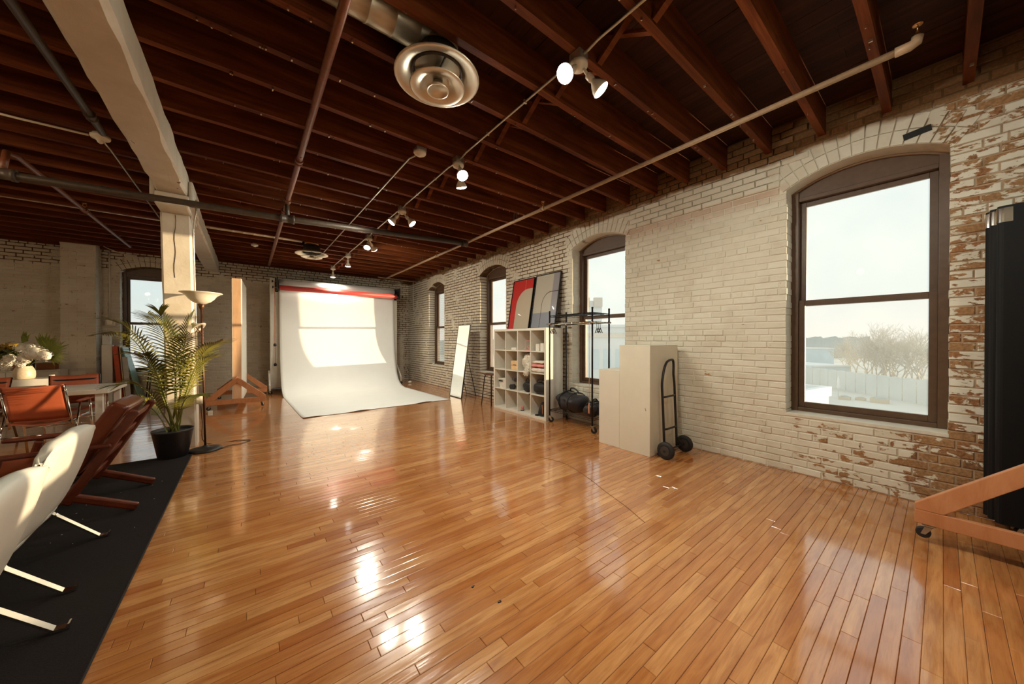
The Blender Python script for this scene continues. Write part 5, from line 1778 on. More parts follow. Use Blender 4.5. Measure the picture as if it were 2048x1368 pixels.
# fur throw and folded textiles
y_, z = cube(3, 2)
fr = random.Random(6)
t = thing('fur_throw', 'fluffy white fur throw stuffed into the shelf and hanging out', 'throw', (3.86, y_, z))
m = MB()
M_FUR = mat('white_fur', (0.82, 0.77, 0.66), 0.9, var=0.06, sheen=0.3)
m.blob((3.87, y_ - 0.02, z + 0.165), (0.12, 0.135, 0.135), 16, 12, 0.06, fr)
m.blob((3.78, y_ - 0.10, z + 0.075), (0.055, 0.075, 0.10), 14, 9, 0.06, fr)
m.blob((3.712, y_ - 0.11, z + 0.0), (0.033, 0.06, 0.06), 12, 8, 0.06, fr)
m.build('fur_body', M_FUR, t, subd=1)
tf = MB()
for c, r_, n in (((3.87, y_ - 0.02, z + 0.165), (0.12, 0.135, 0.135), 620), ((3.78, y_ - 0.10, z + 0.075), (0.055, 0.075, 0.10), 260), ((3.712, y_ - 0.11, z + 0.0), (0.033, 0.06, 0.06), 160)):
    for k in range(n):
        d = Vector((fr.gauss(-0.3, 1), fr.gauss(0, 1), fr.gauss(0, 1))).normalized()
        p = Vector((c[0] + d.x * r_[0] * .97, c[1] + d.y * r_[1] * .97, c[2] + d.z * r_[2] * .97))
        e_ = (d + Vector((fr.gauss(0, .4), fr.gauss(0, .4), fr.gauss(-0.4, .4)))).normalized()
        s = e_.cross(d)
        if s.length < .01: continue
        s = s.normalized() * 0.006
        tf.add([p - s, p + s, p + e_ * 0.028], [(0, 1, 2)])
o = tf.build('fur_tufts', M_FUR, t); o['kind'] = 'stuff'
y_, z = cube(4, 2)
def folded(label, z0, h, m, w, dx, wob):
    t = MB()
    N = 18
    prof = []
    for k in range(28):
        a = 2 * math.pi * k / 28
        c, s = math.cos(a), math.sin(a)
        px = (abs(c) ** 0.35) * (1 if c > 0 else -1) * 0.12
        pz = (abs(s) ** 0.6) * (1 if s > 0 else -1) * h / 2
        prof.append((px, pz))
    v, f = [], []
    for i in range(N + 1):
        yy = y_ - w / 2 + w * i / N
        e = 1 - 0.5 * (abs(2 * i / N - 1) ** 8)
        for (px, pz) in prof:
            v.append((3.875 + dx + px * (0.96 + 0.05 * math.sin(i * 1.3 + wob)), yy, z0 + h / 2 + pz * e * (1 + 0.12 * math.sin(i * 0.9 + wob)) ))
    for i in range(N):
        for k in range(28):
            a = i * 28 + k; b = i * 28 + (k + 1) % 28
            f.append((a, b, b + 28, a + 28))
    f += [tuple(reversed(range(28))), tuple(range(N * 28, N * 28 + 28))]
    t.add(v, f, True)
    return tag(t.build('folded_textile', m), label, 'blanket', 'folded textiles in the shelf')
folded('thick rolled cream blanket at the bottom of the textile pile', z + 0.004, 0.075, M_CREAMCLOTH, cw - 0.01, -0.01, 0.3)
folded('pink folded cloth in the middle of the textile pile', z + 0.089, 0.050, M_PINK, cw - 0.015, -0.02, 1.1)
folded('white folded cloth on top of the textile pile', z + 0.149, 0.045, M_CREAMCLOTH, cw - 0.06, 0.0, 2.0)
# third row
y_, z = cube(1, 3)
t = thing('plastic_bin', 'white plastic bin with dark label in the third row far cube', 'bin', (3.87, y_ - 0.03, z))
v = []
for k, (s, zz) in enumerate(((0.82, 0.0), (1.0, 0.155))):
    for (a, b) in ((-1, -1), (1, -1), (1, 1), (-1, 1)):
        v.append((3.87 + a * 0.10 * s, y_ - 0.035 + b * 0.105 * s, z + zz))
MB().add(v, [(3, 2, 1, 0), (0, 1, 5, 4), (1, 2, 6, 5), (2, 3, 7, 6), (3, 0, 4, 7)]).build('tub', mat('clear_white_plastic', (0.74, 0.72, 0.66), 0.35), t, solid=0.004)
MB().box(3.765, 3.975, y_ - 0.145, y_ + 0.075, z + 0.157, z + 0.172).build('lid', M_FLATWHITE, t, bevel=0.004)
MB().box(3.760, 3.766, y_ - 0.06, y_ + 0.06, z + 0.12, z + 0.145).build('grip', M_BLACK, t)
y_, z = cube(2, 3)
t = thing('folded_camera_rig', 'dark camera gimbal folded up in the third row', 'camera rig', (3.88, y_ - 0.03, z))
M_GREYP = mat('dark_grey_plastic', S(62, 54, 50), 0.45, var=0.2)
MB().tube([(3.86, y_ - 0.10, z + 0.01), (3.88, y_ - 0.10, z + 0.16), (3.88, y_ - 0.06, z + 0.22)], 0.030, 12).build('grip', M_GREYP, t)
MB().box(3.82, 3.92, y_ - 0.085, y_ + 0.02, z + 0.14, z + 0.245).build('head', M_GREYP, t, bevel=0.02)
MB().tube([(3.80, y_ + 0.01, z + 0.19), (3.90, y_ + 0.01, z + 0.19)], 0.035, 16).build('motor', M_GREYP, t)
t = thing('camera_lens', 'stubby dark camera lens lying in the third row', 'lens', (3.83, y_ + 0.06, z))
MB().tube([(3.79, y_ + 0.05, z + 0.047), (3.86, y_ + 0.05, z + 0.047)], 0.044, 20).build('barrel', M_GREYP, t)
MB().tube([(3.775, y_ + 0.05, z + 0.047), (3.79, y_ + 0.05, z + 0.047)], 0.046, 20).build('ring', M_BLACK, t)
def bag(name, label, c, size, handle=True, rz=0.0):
    t = thing(name, label, 'bag', c, rz)
    rr = random.Random(len(label))
    m = MB()
    m.blob((0, 0, 0), (1, 1, 1), 22, 14, 0.0, rr)
    from mathutils import noise as mn
    pw = lambda a, e: math.copysign(abs(a) ** e, a)
    def shape(p):
        q = Vector((pw(p[0], 0.62), pw(p[1], 0.62), pw(p[2], 0.7)))
        k = 1 + 0.16 * mn.noise(Vector(p) * 2.2 + Vector((size[1] * 40, 0, 0))) + 0.05 * mn.noise(Vector(p) * 6)
        return (q.x * k * size[0] / 2, q.y * k * size[1] / 2, max(0.0, (q.z * k * (0.8 if q.z > 0 else 1) * 0.5 + 0.5) * size[2]))
    m.v = [shape(p) for p in m.v]
    m.build('body', M_BAG, t, subd=1, world=False)
    if handle:
        for s in (-1, 1):
            MB().tube(spline([(s * size[0] * .25, -size[1] * .22, size[2] * .92), (s * size[0] * .28, -size[1] * .12, size[2] * 1.18), (s * size[0] * .28, size[1] * .12, size[2] * 1.18), (s * size[0] * .25, size[1] * .22, size[2] * .92)], 6), 0.006, 8).build('handle', M_BAG, t, world=False)
    MB().tube([(0, -size[1] * .36, size[2] * .93), (0, 0, size[2] * 1.005), (0, size[1] * .36, size[2] * .93)], 0.005, 6).build('zip', M_STEEL, t, world=False)
y_, z = cube(3, 3)
bag('camera_bag', 'black camera bag with pale clip in the third row, third cube', (3.87, y_ - 0.03, z), (0.20, 0.24, 0.19))
y_, z = cube(4, 3)
bag('camera_bag', 'wide black camera bag filling the near cube of the third row', (3.86, y_ + 0.0, z), (0.22, 0.30, 0.21))
# bottom row
y_, z = cube(1, 4)
o = MB().lathe([(0, 0), (0.02, 0), (0.022, 0.03), (0.012, 0.05), (0.012, 0.07), (0, 0.07)], 12, (3.80, y_ - 0.13, z)).build('tiny_bottle', M_BRASS); tag(o, 'tiny brass-coloured bottle in the bottom far cube', 'bottle')
y_, z = cube(2, 4)
shoe('shoe', 'pink and red shoe in the bottom row, second cube', (3.88, y_ - 0.10, z), M_PINK, R(70))
y_, z = cube(4, 4)
t = thing('black_pouch', 'slumped black drawstring pouch in the bottom near cube', 'pouch', (3.87, y_ - 0.03, z))
m = MB(); m.lathe([(0, 0), (0.075, 0.0), (0.088, 0.04), (0.080, 0.10), (0.058, 0.16), (0.035, 0.20), (0.040, 0.225), (0.03, 0.23), (0, 0.215)], 18, (3.86, y_ - 0.02, z)); m.build('sack', M_BAG, t, subd=1)
MB().tube(spline([(3.81, y_ - 0.05, z + 0.19), (3.79, y_ - 0.08, z + 0.10), (3.80, y_ - 0.06, z + 0.03)], 6), 0.006, 6).build('drawstring', mat('tan_cord', S(176, 110, 70), 0.7), t)
MB().blob((3.79, y_ + 0.055, z + 0.013), (0.04, 0.035, 0.014), 10, 6).build('flap', M_BAG, t)
o = MB().box(3.735, 3.744, cube(3, 3)[0] - 0.165, cube(3, 3)[0] - 0.145, cube(3, 3)[1] - 0.03, cube(3, 3)[1] - 0.004).build('clip', M_BLACK); tag(o, 'small black clip on the edge of the third shelf row', 'clip')

# ---- two framed prints on the shelf
def print_mat(kind):
    t = NT('print_' + kind)
    tc_ = t.new('ShaderNodeTexCoord')
    sp = t.new('ShaderNodeSeparateXYZ')
    t.link(tc_.outputs['Object'], sp.inputs[0])      # x across (0..1), z up (0..1)
    X, _, Z = sp.outputs
    def arch(x0, r, top):
        """1 inside a shape with a rounded upper corner: right of x0 and below top, corner radius r"""
        dx = t.math('MAXIMUM', t.math('SUBTRACT', x0 + r, X), 0.0)
        dz = t.math('MAXIMUM', t.math('SUBTRACT', Z, top - r * 0.66), 0.0)
        dz = t.math('MULTIPLY', dz, 1.5)
        dd = t.math('SQRT', t.math('ADD', t.math('MULTIPLY', dx, dx), t.math('MULTIPLY', dz, dz)))
        return dd, r
    def inside(x0, r, top):
        dd, rr = arch(x0, r, top)
        return t.math('LESS_THAN', dd, rr)
    def line(x0, r, top, w):
        dd, rr = arch(x0, r, top)
        return t.math('LESS_THAN', t.math('ABSOLUTE', t.math('SUBTRACT', dd, rr)), w)
    n = t.noise(tc_.outputs['Object'], 30, 3)
    if kind == 'red':
        col = t.mix(inside(0.26, 0.5, 0.80), t.ramp(n, [(0.3, S(196, 54, 52)), (0.7, S(206, 62, 58))]), S(196, 182, 160))
        col = t.mix(line(0.62, 0.3, 1.3, 0.004), col, S(226, 170, 150))
    else:
        col = t.mix(t.math('GREATER_THAN', X, 0.74), S(188, 180, 164), S(150, 146, 150))
        col = t.mix(t.math('LESS_THAN', Z, 0.28), col, S(140, 142, 152))
        low = t.math('MULTIPLY', t.math('GREATER_THAN', X, 0.58), t.math('LESS_THAN', Z, 0.5))
        col = t.mix(line(0.36, 0.34, 0.66, 0.008), col, S(52, 46, 50))
    t.set(**{'Base Color': col, 'Roughness': 0.25, 'Coat Weight': 0.8, 'Coat Roughness': 0.02})
    return t.m
def framed(label, kind, ya, yb, ztop):
    """leaning against the wall on the shelf top; ya far edge, yb near edge"""
    x0, x1, z0 = 4.02, 4.185, SH + 0.002
    L = math.hypot(x1 - x0, ztop - z0)
    d = Vector((x1 - x0, 0, ztop - z0)).normalized()
    n = Vector((d.z, 0, -d.x))
    t = thing('framed_print', label, 'picture', (x0, (ya + yb) / 2, z0), group='framed prints on the shelf')
    Mx = Matrix(((n.x, 0, d.x, x0), (0, 1, 0, 0), (n.z, 0, d.z, z0), (0, 0, 0, 1)))
    for q in ((yb, yb + 0.014, 0, L), (ya - 0.014, ya, 0, L), (yb + 0.014, ya - 0.014, 0, 0.014), (yb + 0.014, ya - 0.014, L - 0.014, L)):
        m = MB(); m.box(-0.012, 0.016, *q, Mx); m.build('frame', M_BLACK, t)
    m = MB(); m.box(0.006, 0.014, yb + 0.01, ya - 0.01, 0.01, L - 0.01, Mx); m.build('backing', M_BLACK, t)
    # print sheet: object space runs 0..1 across (from the far edge) and up
    w, h = ya - yb - 0.028, L - 0.028
    me = MB().add([(0, 0, 0), (1, 0, 0), (1, 0, 1), (0, 0, 1), (0, 0.002, 0), (1, 0.002, 0), (1, 0.002, 1), (0, 0.002, 1)],
                  [(0, 1, 2, 3), (7, 6, 5, 4), (0, 4, 5, 1), (1, 5, 6, 2), (2, 6, 7, 3), (3, 7, 4, 0)]).mesh('print_sheet', print_mat(kind))
    o = bpy.data.objects.new('print_sheet', me); COL.objects.link(o)
    org = Mx @ Vector((0.001, ya - 0.014, 0.014))
    mw = Matrix(((0, n.x, d.x * h, org.x), (-w, 0, 0, org.y), (0, n.z, d.z * h, org.z), (0, 0, 0, 1)))
    o.parent = t
    o.matrix_parent_inverse = parent_world(t).inverted()
    o.matrix_basis = mw
framed('framed print with red field and beige rounded shape, on the shelf', 'red', 5.265, 4.640, 2.46)
framed('framed print in greys with a dark curved line, on the shelf', 'grey', 4.600, 3.975, 2.47)

# ---- stool by the shelf
stool('dark metal stool half hidden behind the cube shelf', 3.86, 5.60, 0.63, 0.155, 0.2)

# ---- garment rack on casters
def rack():
    XA, XB, YA, YB_ = 3.77, 4.15, 3.00, 3.84
    t = thing('garment_rack', 'black and chrome rolling garment rack with wire shelves beside the cube shelf', 'garment rack', (3.96, 3.42, 0))
    M_RACK = mat('black_rack_steel', S(34, 30, 30), 0.35, 0.4)
    for i, x in enumerate((XA, XB)):
        for j, y_ in enumerate((YA, YB_)):
            MB().tube([(x, y_, 0.105), (x, y_, 1.74)], 0.0125, 12).build('post', M_RACK, t)
            MB().lathe([(0.0145, 0), (0.0145, 0.015), (0.010, 0.022), (0, 0.022)], 12, (x, y_, 1.738)).build('post_cap', M_BLACK, t)
            c = caster(t, (x, y_, 0.106), r=0.042, swivel=(-0.9, -0.6, -1.2, 0.4)[2 * i + j])
            MB().lathe([(0.017, 0), (0.017, 0.035)], 12, (x, y_, 1.535)).build('collar', M_CHROME, t)
    for z in (1.685, 0.20):
        sh = MB()
        for x in (XA, XB):
            for dz in (0, -0.024):
                sh.tube([(x, YA, z + dz), (x, YB_, z + dz)], 0.0035, 6)
            n = 16
            sh.tube([(x, YA + (YB_ - YA) * k / n, z - (0.024 if k % 2 else 0)) for k in range(n + 1)], 0.0022, 5)
        for y_ in (YA, YB_):
            for dz in (0, -0.024):
                sh.tube([(XA, y_, z + dz), (XB, y_, z + dz)], 0.0035, 6)
            n = 8
            sh.tube([(XA + (XB - XA) * k / n, y_, z - (0.024 if k % 2 else 0)) for k in range(n + 1)], 0.0022, 5)
        so = sh.build('wire_shelf', M_RACK, t)
        n = 30
        for k in range(1, n):
            y_ = YA + (YB_ - YA) * k / n
            MB().tube([(XA, y_, z + 0.003), (XB, y_, z + 0.003)], 0.002, 5).build('wire', M_RACK, so)
    for x in (XA, XB):
        MB().tube([(x, YA - 0.03, 1.55), (x, YB_ + 0.06, 1.55)], 0.011, 10).build('hanging_bar', M_CHROME, t)
    for y_ in (YA, YB_):
        MB().tube([(XA, y_, 1.55), (XB, y_, 1.55)], 0.009, 8).build('end_bar', M_CHROME, t)
rack()
M_HANGER = mat('black_hanger', S(40, 28, 24), 0.4)
for (yb_, x, tg) in ((3.79, 3.77, 'at the far end of the rack'), (3.06, 3.95, 'at the near end of the rack')):
    for k in range(3):
        t = thing('clip_hanger', ('farthest', 'middle', 'nearest')[k] + ' of three small dark clip hangers ' + tg, 'hanger', (x, yb_ - 0.03 * k, 1.55), group='small clip hangers on the rack')
        y_ = yb_ - 0.03 * k
        MB().tube([(x + 0.012, y_, 1.555), (x + 0.004, y_, 1.564), (x - 0.010, y_, 1.562), (x - 0.014, y_, 1.548), (x - 0.004, y_, 1.53), (x, y_, 1.47)] if x < 3.9 else [(x, y_, 1.568), (x - .008, y_, 1.566), (x - .013, y_, 1.55), (x, y_, 1.47)], 0.0035, 6).build('hook', M_HANGER, t)
        MB().tube([(x - 0.035, y_ + 0.006, 1.40), (x - 0.012, y_, 1.45), (x, y_, 1.472), (x + 0.012, y_, 1.45), (x + 0.035, y_ - 0.006, 1.40)], 0.006, 6).build('clip', M_HANGER, t)
t = thing('pull_rod', 'long pale pull rod with a wooden handle hanging from the rack', 'pull rod', (3.76, 3.02, 1.5))
MB().tube([(3.755, 3.04, 1.54), (3.752, 3.04, 0.42)], 0.0035, 6).build('cord', mat('pale_cord', S(216, 190, 160), 0.7), t)
MB().lathe([(0.006, 0), (0.011, -0.03), (0.013, -0.13), (0.008, -0.15), (0, -0.15)], 12, (3.752, 3.04, 0.42)).build('handle', mat('pink_wood_handle', S(206, 140, 108), 0.5), t)
# two duffel bags on the lower shelf
from mathutils import noise as mnoise
def duffel(label, c, L, r_, rz):
    t = thing('duffel_bag', label, 'bag', c, rz, group='duffel bags on the rack')
    rr = random.Random(9)
    M_DUF = mat('dark_duffel_fabric', S(38, 34, 38), 0.55, var=0.3, scale=12, bump=0.3)
    n, k = 30, 28
    v, f = [], []
    for i in range(n + 1):
        e = i / n
        s = (1 - abs(2 * e - 1) ** 9) ** 0.5 if 0 < e < 1 else 0.35
        for j in range(k):
            a = 2 * math.pi * j / k
            w = 1 + 0.07 * math.sin(3 * a + 7 * e) + 0.06 * math.sin(13 * e + 2 * a) + 0.03 * math.sin(23 * e - 3 * a)
            q = Vector(((e - .5) * L * 9, math.cos(a) * 1.6, math.sin(a) * 1.6 + len(label)))
            w += 0.22 * mnoise.noise(q) + 0.08 * mnoise.noise(q * 2.7)
            zz = math.sin(a)
            zz = zz if zz < 0 else zz * (0.80 + 0.12 * math.cos(9 * e))
            v.append(((e - .5) * L, r_[0] * s * w * math.cos(a), max(0.0, r_[1] + r_[1] * s * w * zz)))
    for i in range(n):
        for j in range(k):
            a, b = i * k + j, i * k + (j + 1) % k
            f.append((a, b, b + k, a + k))
    f += [tuple(reversed(range(k))), tuple(range(n * k, n * k + k))]
    MB().add(v, f, True).build('body', M_DUF, t, subd=1, world=False)
    for e in (-0.22, 0.2):
        ring = []
        for j in range(24):
            a = 2 * math.pi * j / 24
            ring.append((e * L, (r_[0] * 1.03) * math.cos(a), max(0.002, r_[1] + r_[1] * 1.03 * math.sin(a))))
        MB().tube(ring, 0.010, 6, closed=True).build('strap', M_BAG, t, world=False)
    MB().tube([((q / 10 - .5) * L * 0.7, -r_[0] * 0.35, r_[1] * (1.93 - 0.15 * abs(q / 10 - .5))) for q in range(11)], 0.006, 6).build('zip', M_STEEL, t, world=False)
    MB().tube(spline([(-0.22 * L, -r_[0] * .2, r_[1] * 2.0), (-0.1 * L, -r_[0] * .1, r_[1] * 2.35), (0.1 * L, -r_[0] * .1, r_[1] * 2.35), (0.2 * L, -r_[0] * .2, r_[1] * 2.0)], 6), 0.011, 8).build('handle', M_BAG, t, world=False)
duffel('big dark duffel bag slumped on the lower rack shelf', (3.955, 3.53, 0.206), 0.56, (0.18, 0.145), R(76))
duffel('smaller dark duffel bag on the rack shelf beside the low pedestal', (3.95, 3.11, 0.206), 0.36, (0.10, 0.10), R(12))

# ---- pedestals
M_PED = mat('cream_pedestal_paint', (0.70, 0.65, 0.53), 0.6, var=0.03, scale=5)
M_PED2 = mat('cream_pedestal_paint_b', (0.72, 0.67, 0.56), 0.6, var=0.03, scale=5)
def pedestal(label, x0, x1, y0, y1, h, m):
    t = thing('pedestal', label, 'pedestal', ((x0 + x1) / 2, (y0 + y1) / 2, 0), group='display pedestals')
    MB().box(x0, x1, y0, y1, 0.0, h - 0.012).build('body', m, t, bevel=0.003)
    MB().box(x0, x1, y0, y1, h - 0.0118, h).build('top_board', m, t, bevel=0.002)
    return t
pd = pedestal('tall plain cream pedestal beside the hand truck', 3.505, 4.135, 1.995, 2.385, 1.24, M_PED)
MB().bar((3.503, 2.052, 0.535), (3.503, 2.042, 0.505), 0.003, 0.004, (1, 0, 0)).build('scuff', M_BLACK, pd)
pedestal('lower cream pedestal next to the tall one', 3.515, 4.135, 2.392, 2.69, 0.93, M_PED2)

# ---- hand truck
def hand_truck():
    t = thing('hand_truck', 'black two-wheeled hand truck leaning against the tall pedestal', 'hand truck', (3.78, 1.84, 0))
    M_HT = mat('black_tube_steel', S(36, 33, 32), 0.42, 0.3)
    xa, xb = 3.65, 3.93
    lean = 0.045                      # top leans back on the pedestal
    def q(x, z): return (x, 1.90 + lean * z / 1.06, z)
    loop = [q(xa, 0.07), q(xa, 0.60), q(xa, 0.78)] + [q(xa + 0.015, 0.86), q(xa + 0.05, 0.95), q(xa + 0.10, 1.025), q(xa + 0.16, 1.06), q(xb - 0.03, 1.07), q(xb - 0.005, 1.05), q(xb - 0.002, 0.99), q(xb - 0.012, 0.90)] + [q(xb, 0.78), q(xb, 0.60), q(xb, 0.07)]
    MB().tube(spline(loop, 4), 0.0135, 12).build('tube_frame', M_HT, t)
    for z in (0.66, 0.30):
        MB().tube([q(xa, z), (xa + 0.07, q(0, z)[1] - 0.012, z), (xb - 0.07, q(0, z)[1] - 0.012, z), q(xb, z)], 0.011, 10).build('crossbar', M_HT, t)
    MB().box(xa - 0.02, xb + 0.02, 1.915, 1.985, 0.012, 0.018).build('toe_plate', M_HT, t)
    MB().tube([(xa - 0.09, 1.85, 0.095), (xb + 0.09, 1.85, 0.095)], 0.009, 10).build('axle', M_HT, t)
    for x in (xa, xb):
        MB().bar((x, 1.905, 0.16), (x, 1.85, 0.095), 0.02, 0.03).build('axle_bracket', M_HT, t)
    for s, x in ((-1, xa - 0.075), (1, xb + 0.075)):
        m = MB().tube([(x - 0.024, 1.85, 0.095), (x - 0.020, 1.85, 0.095), (x - 0.008, 1.85, 0.095), (x + 0.008, 1.85, 0.095), (x + 0.020, 1.85, 0.095), (x + 0.024, 1.85, 0.095)], [0.066, 0.086, 0.0945, 0.0945, 0.086, 0.066], 28)
        w = m.build('wheel', M_RUBBER, t)
        MB().tube([(x - 0.028, 1.85, 0.095), (x + 0.028, 1.85, 0.095)], [0.05, 0.05], 20).build('hub', M_GREYP, w)
        MB().tube([(x - 0.034, 1.85, 0.095), (x + 0.034, 1.85, 0.095)], 0.014, 12).build('hub_cap', M_BLACK, w)
hand_truck()

# ---- black folding screen by the near corner of the window wall
t = thing('folding_screen', 'tall black folded studio screen with silver corner clips against the peeling wall', 'screen', (4.0, -0.8, 0))
M_SCR = mat('black_screen_vinyl', S(12, 11, 12), 0.55, var=0.2, scale=6, spec=0.25)
for k, (x, y0) in enumerate(((4.135, -0.185), (4.075, -0.200), (4.015, -0.225))):
    y1 = -1.45
    r_ = 0.026
    prof = [(x + r_, y1), (x + r_, y0 - r_)] + [(x + r_ * math.cos(a), y0 - r_ + r_ * math.sin(a)) for a in [math.pi * j / 8 for j in range(1, 8)]] + [(x - r_, y0 - r_), (x - r_, y1)]
    p = MB().prism(prof[::-1], 'z', 0.06, 2.20).build('panel', M_SCR, t)
    rr = r_ + 0.003
    pr = [(x + rr, y0 - 0.06), (x + rr, y0 - r_)] + [(x + rr * math.cos(a), y0 - r_ + rr * math.sin(a)) for a in [math.pi * j / 8 for j in range(1, 8)]] + [(x - rr, y0 - r_), (x - rr, y0 - 0.06)]
    MB().prism(pr[::-1], 'z', 2.09, 2.185).build('corner_clip', M_CHROME, p)
    caster(t, (x, y0 - 0.12, 0.065), r=0.02, swivel=0.3 * k)
    caster(t, (x, y1 + 0.12, 0.065), r=0.02, swivel=0.3 * k)

# ---- strip of black tape on the arch bricks
o = MB().bar((XR - 0.009, 0.205, 2.945), (XR - 0.009, 0.06, 2.965), 0.004, 0.05, (0, 0, 1)).build('tape_strip', M_BLACK)
tag(o, 'strip of black tape on the bricks above the near window', 'tape')
sr = random.Random(44)
for k, (dy, lb) in enumerate(((0.28, 'larger white pebble on the sill of the farthest window'), (0.12, 'smaller white pebble on the sill of the farthest window'))):
    m = MB(); m.blob((XR + 0.05, 8.87 + dy, ZB + 0.036 - 0.008 * k), (0.04 - 0.01 * k, 0.05 - 0.015 * k, 0.024 - 0.008 * k), 9, 6, 0.12, sr)
    tag(m.build('sill_pebble', M_FIXTURE), lb, 'pebble')
cz = MB().tube(spline([(2.55, 2.75, 0.0015), (2.62, 2.45, 0.0015), (2.52, 2.05, 0.0015), (2.42, 1.80, 0.0015), (2.32, 1.52, 0.0015), (2.22, 1.30, 0.0015)], 8), 0.0016, 5).build('thread', mat('dark_thread', S(96, 60, 36), 0.8))
tag(cz, 'thin dark thread lying curved on the open floor', 'thread')
for k, (x, y_, lb) in enumerate(((0.93, 1.52, 'small dark scrap on the floor among the lamp reflections'), (0.98, 1.35, 'second dark scrap on the floor nearer the viewer'))):
    m = MB(); m.blob((x, y_, 0.0022), (0.010, 0.007, 0.002), 7, 4, 0.3, sr)
    tag(m.build('floor_scrap', M_BLACK), lb, 'scrap')
# ================================================================== outside the windows; pale colours stand in for haze
GZ = -5.6
M_YARD = mat('pale_yard', (0.62, 0.60, 0.54), 0.9, var=0.12, scale=0.15, kind='World')
M_FENCE = mat('pale_fence', (0.62, 0.66, 0.64), 0.7, var=0.05, scale=0.5)
M_BARK = mat('hazed_bark', (0.54, 0.52, 0.47), 0.9, var=0.2, scale=3)  # bark lightened, distance haze is in the colour
M_ROOFW = mat('white_roof', (0.74, 0.77, 0.77), 0.7, var=0.04, scale=0.3)
M_ROOFB = mat('pale_blue_roof', (0.52, 0.66, 0.72), 0.6, var=0.06, scale=0.3)
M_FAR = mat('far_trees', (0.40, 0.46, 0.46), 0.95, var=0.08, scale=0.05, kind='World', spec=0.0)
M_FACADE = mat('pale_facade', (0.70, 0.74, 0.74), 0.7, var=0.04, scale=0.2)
g = MB().box(4.8, 900, -600, 900, GZ - 0.3, GZ).build('ground_yard', M_YARD); g['kind'] = 'structure'
def at(u, v, d):
    r = (u - 1024) / FPX
    return Vector((d * (SY + CY * r), d * (CY - SY * r), CAMH - (v - 680) / FPX * d))
def polar(u, d, z=GZ):
    p = at(u, 680, d); p.z = z; return p
# fence of pale panels between posts
t = thing('yard_fence', 'long pale panel fence around the yard outside the near window', 'fence', polar(1730, 42))
A, B_ = polar(1900, 33.5), polar(1612, 54)
n = 13
for k in range(n):
    a, b = A.lerp(B_, k / n), A.lerp(B_, (k + 1) / n)
    m = MB()
    N = 12
    d = b - a
    nn = Vector((-d.y, d.x, 0)).normalized() * 0.05
    v = []
    for j in range(N + 1):
        p = a + d * (0.012 + 0.976 * j / N) + nn * math.sin(j * math.pi)
        h = 2.55 + 0.10 * math.sin(math.pi * j / N)
        v += [p - nn, p + nn, p + nn + Vector((0, 0, h)), p - nn + Vector((0, 0, h))]
    f = []
    for j in range(N):
        q = 4 * j
        f += [(q + i, q + 4 + i, q + 4 + (i + 1) % 4, q + (i + 1) % 4) for i in range(4)]
    f += [(0, 1, 2, 3), (4 * N + 3, 4 * N + 2, 4 * N + 1, 4 * N)]
    m.add(v, f).build('fence_panel', M_FENCE, t)
    MB().tube([a, a + Vector((0, 0, 2.6))], 0.07, 6).build('fence_post', M_BARK, t)
# bare trees behind the fence
def bare_tree(label, base, h, seed, spread=0.55, levels=5):
    rg = random.Random(seed)
    t = thing('bare_tree', label, 'tree', base, group='bare trees behind the fence')
    trunk, br_ = MB(), MB()
    def grow(p, d, L, r_, lv):
        mid = p + d * L * 0.5 + Vector((rg.gauss(0, .05), rg.gauss(0, .05), 0)) * L
        e = p + d * L
        (trunk if lv >= levels - 1 else br_).tube([p, mid, e], [r_, r_ * 0.85, r_ * 0.68], 5 if lv > 1 else 4, caps=False)
        if lv == 0:
            return
        k = 3 if lv > 1 else 4
        for i in range(k):
            nd = (d + Vector((rg.gauss(0, spread), rg.gauss(0, spread), rg.gauss(0.18, spread * 0.6)))).normalized()
            grow(e if i else mid, nd, L * rg.uniform(0.62, 0.85), r_ * 0.62, lv - 1)
    for q in range(4):                           # several stems from one root
        grow(Vector(base) + Vector((rg.gauss(0, .5), rg.gauss(0, .5), 0)), Vector((rg.gauss(0, .28), rg.gauss(0, .28), 1)).normalized(), h * rg.uniform(0.20, 0.27), h * 0.011, levels)
    trunk.build('trunk', M_BARK, t)
    o = br_.build('branches', M_BARK, t); o['kind'] = 'stuff'
specs = [(1832, 52, 11.2, 'large bare tree nearest the right side of the near window'), (1808, 56, 11.6, 'tall bare tree with forked crown behind the fence'),
         (1786, 60, 11.0, 'bare tree with dense twigs behind the fence'), (1764, 58, 11.4, 'broad rounded bare tree in the middle of the near window'),
         (1742, 62, 11.0, 'bare tree left of the broad rounded one'), (1722, 66, 10.4, 'lower bare tree where the tree line begins to fall'),
         (1700, 70, 9.2, 'small bare tree left in the line behind the fence'), (1850, 60, 11.0, 'bare tree half hidden by the window frame')]
for k, (u, d, h, lb) in enumerate(specs):
    bare_tree(lb, polar(u, d), h, 50 + k, 0.5 + 0.05 * (k % 3))
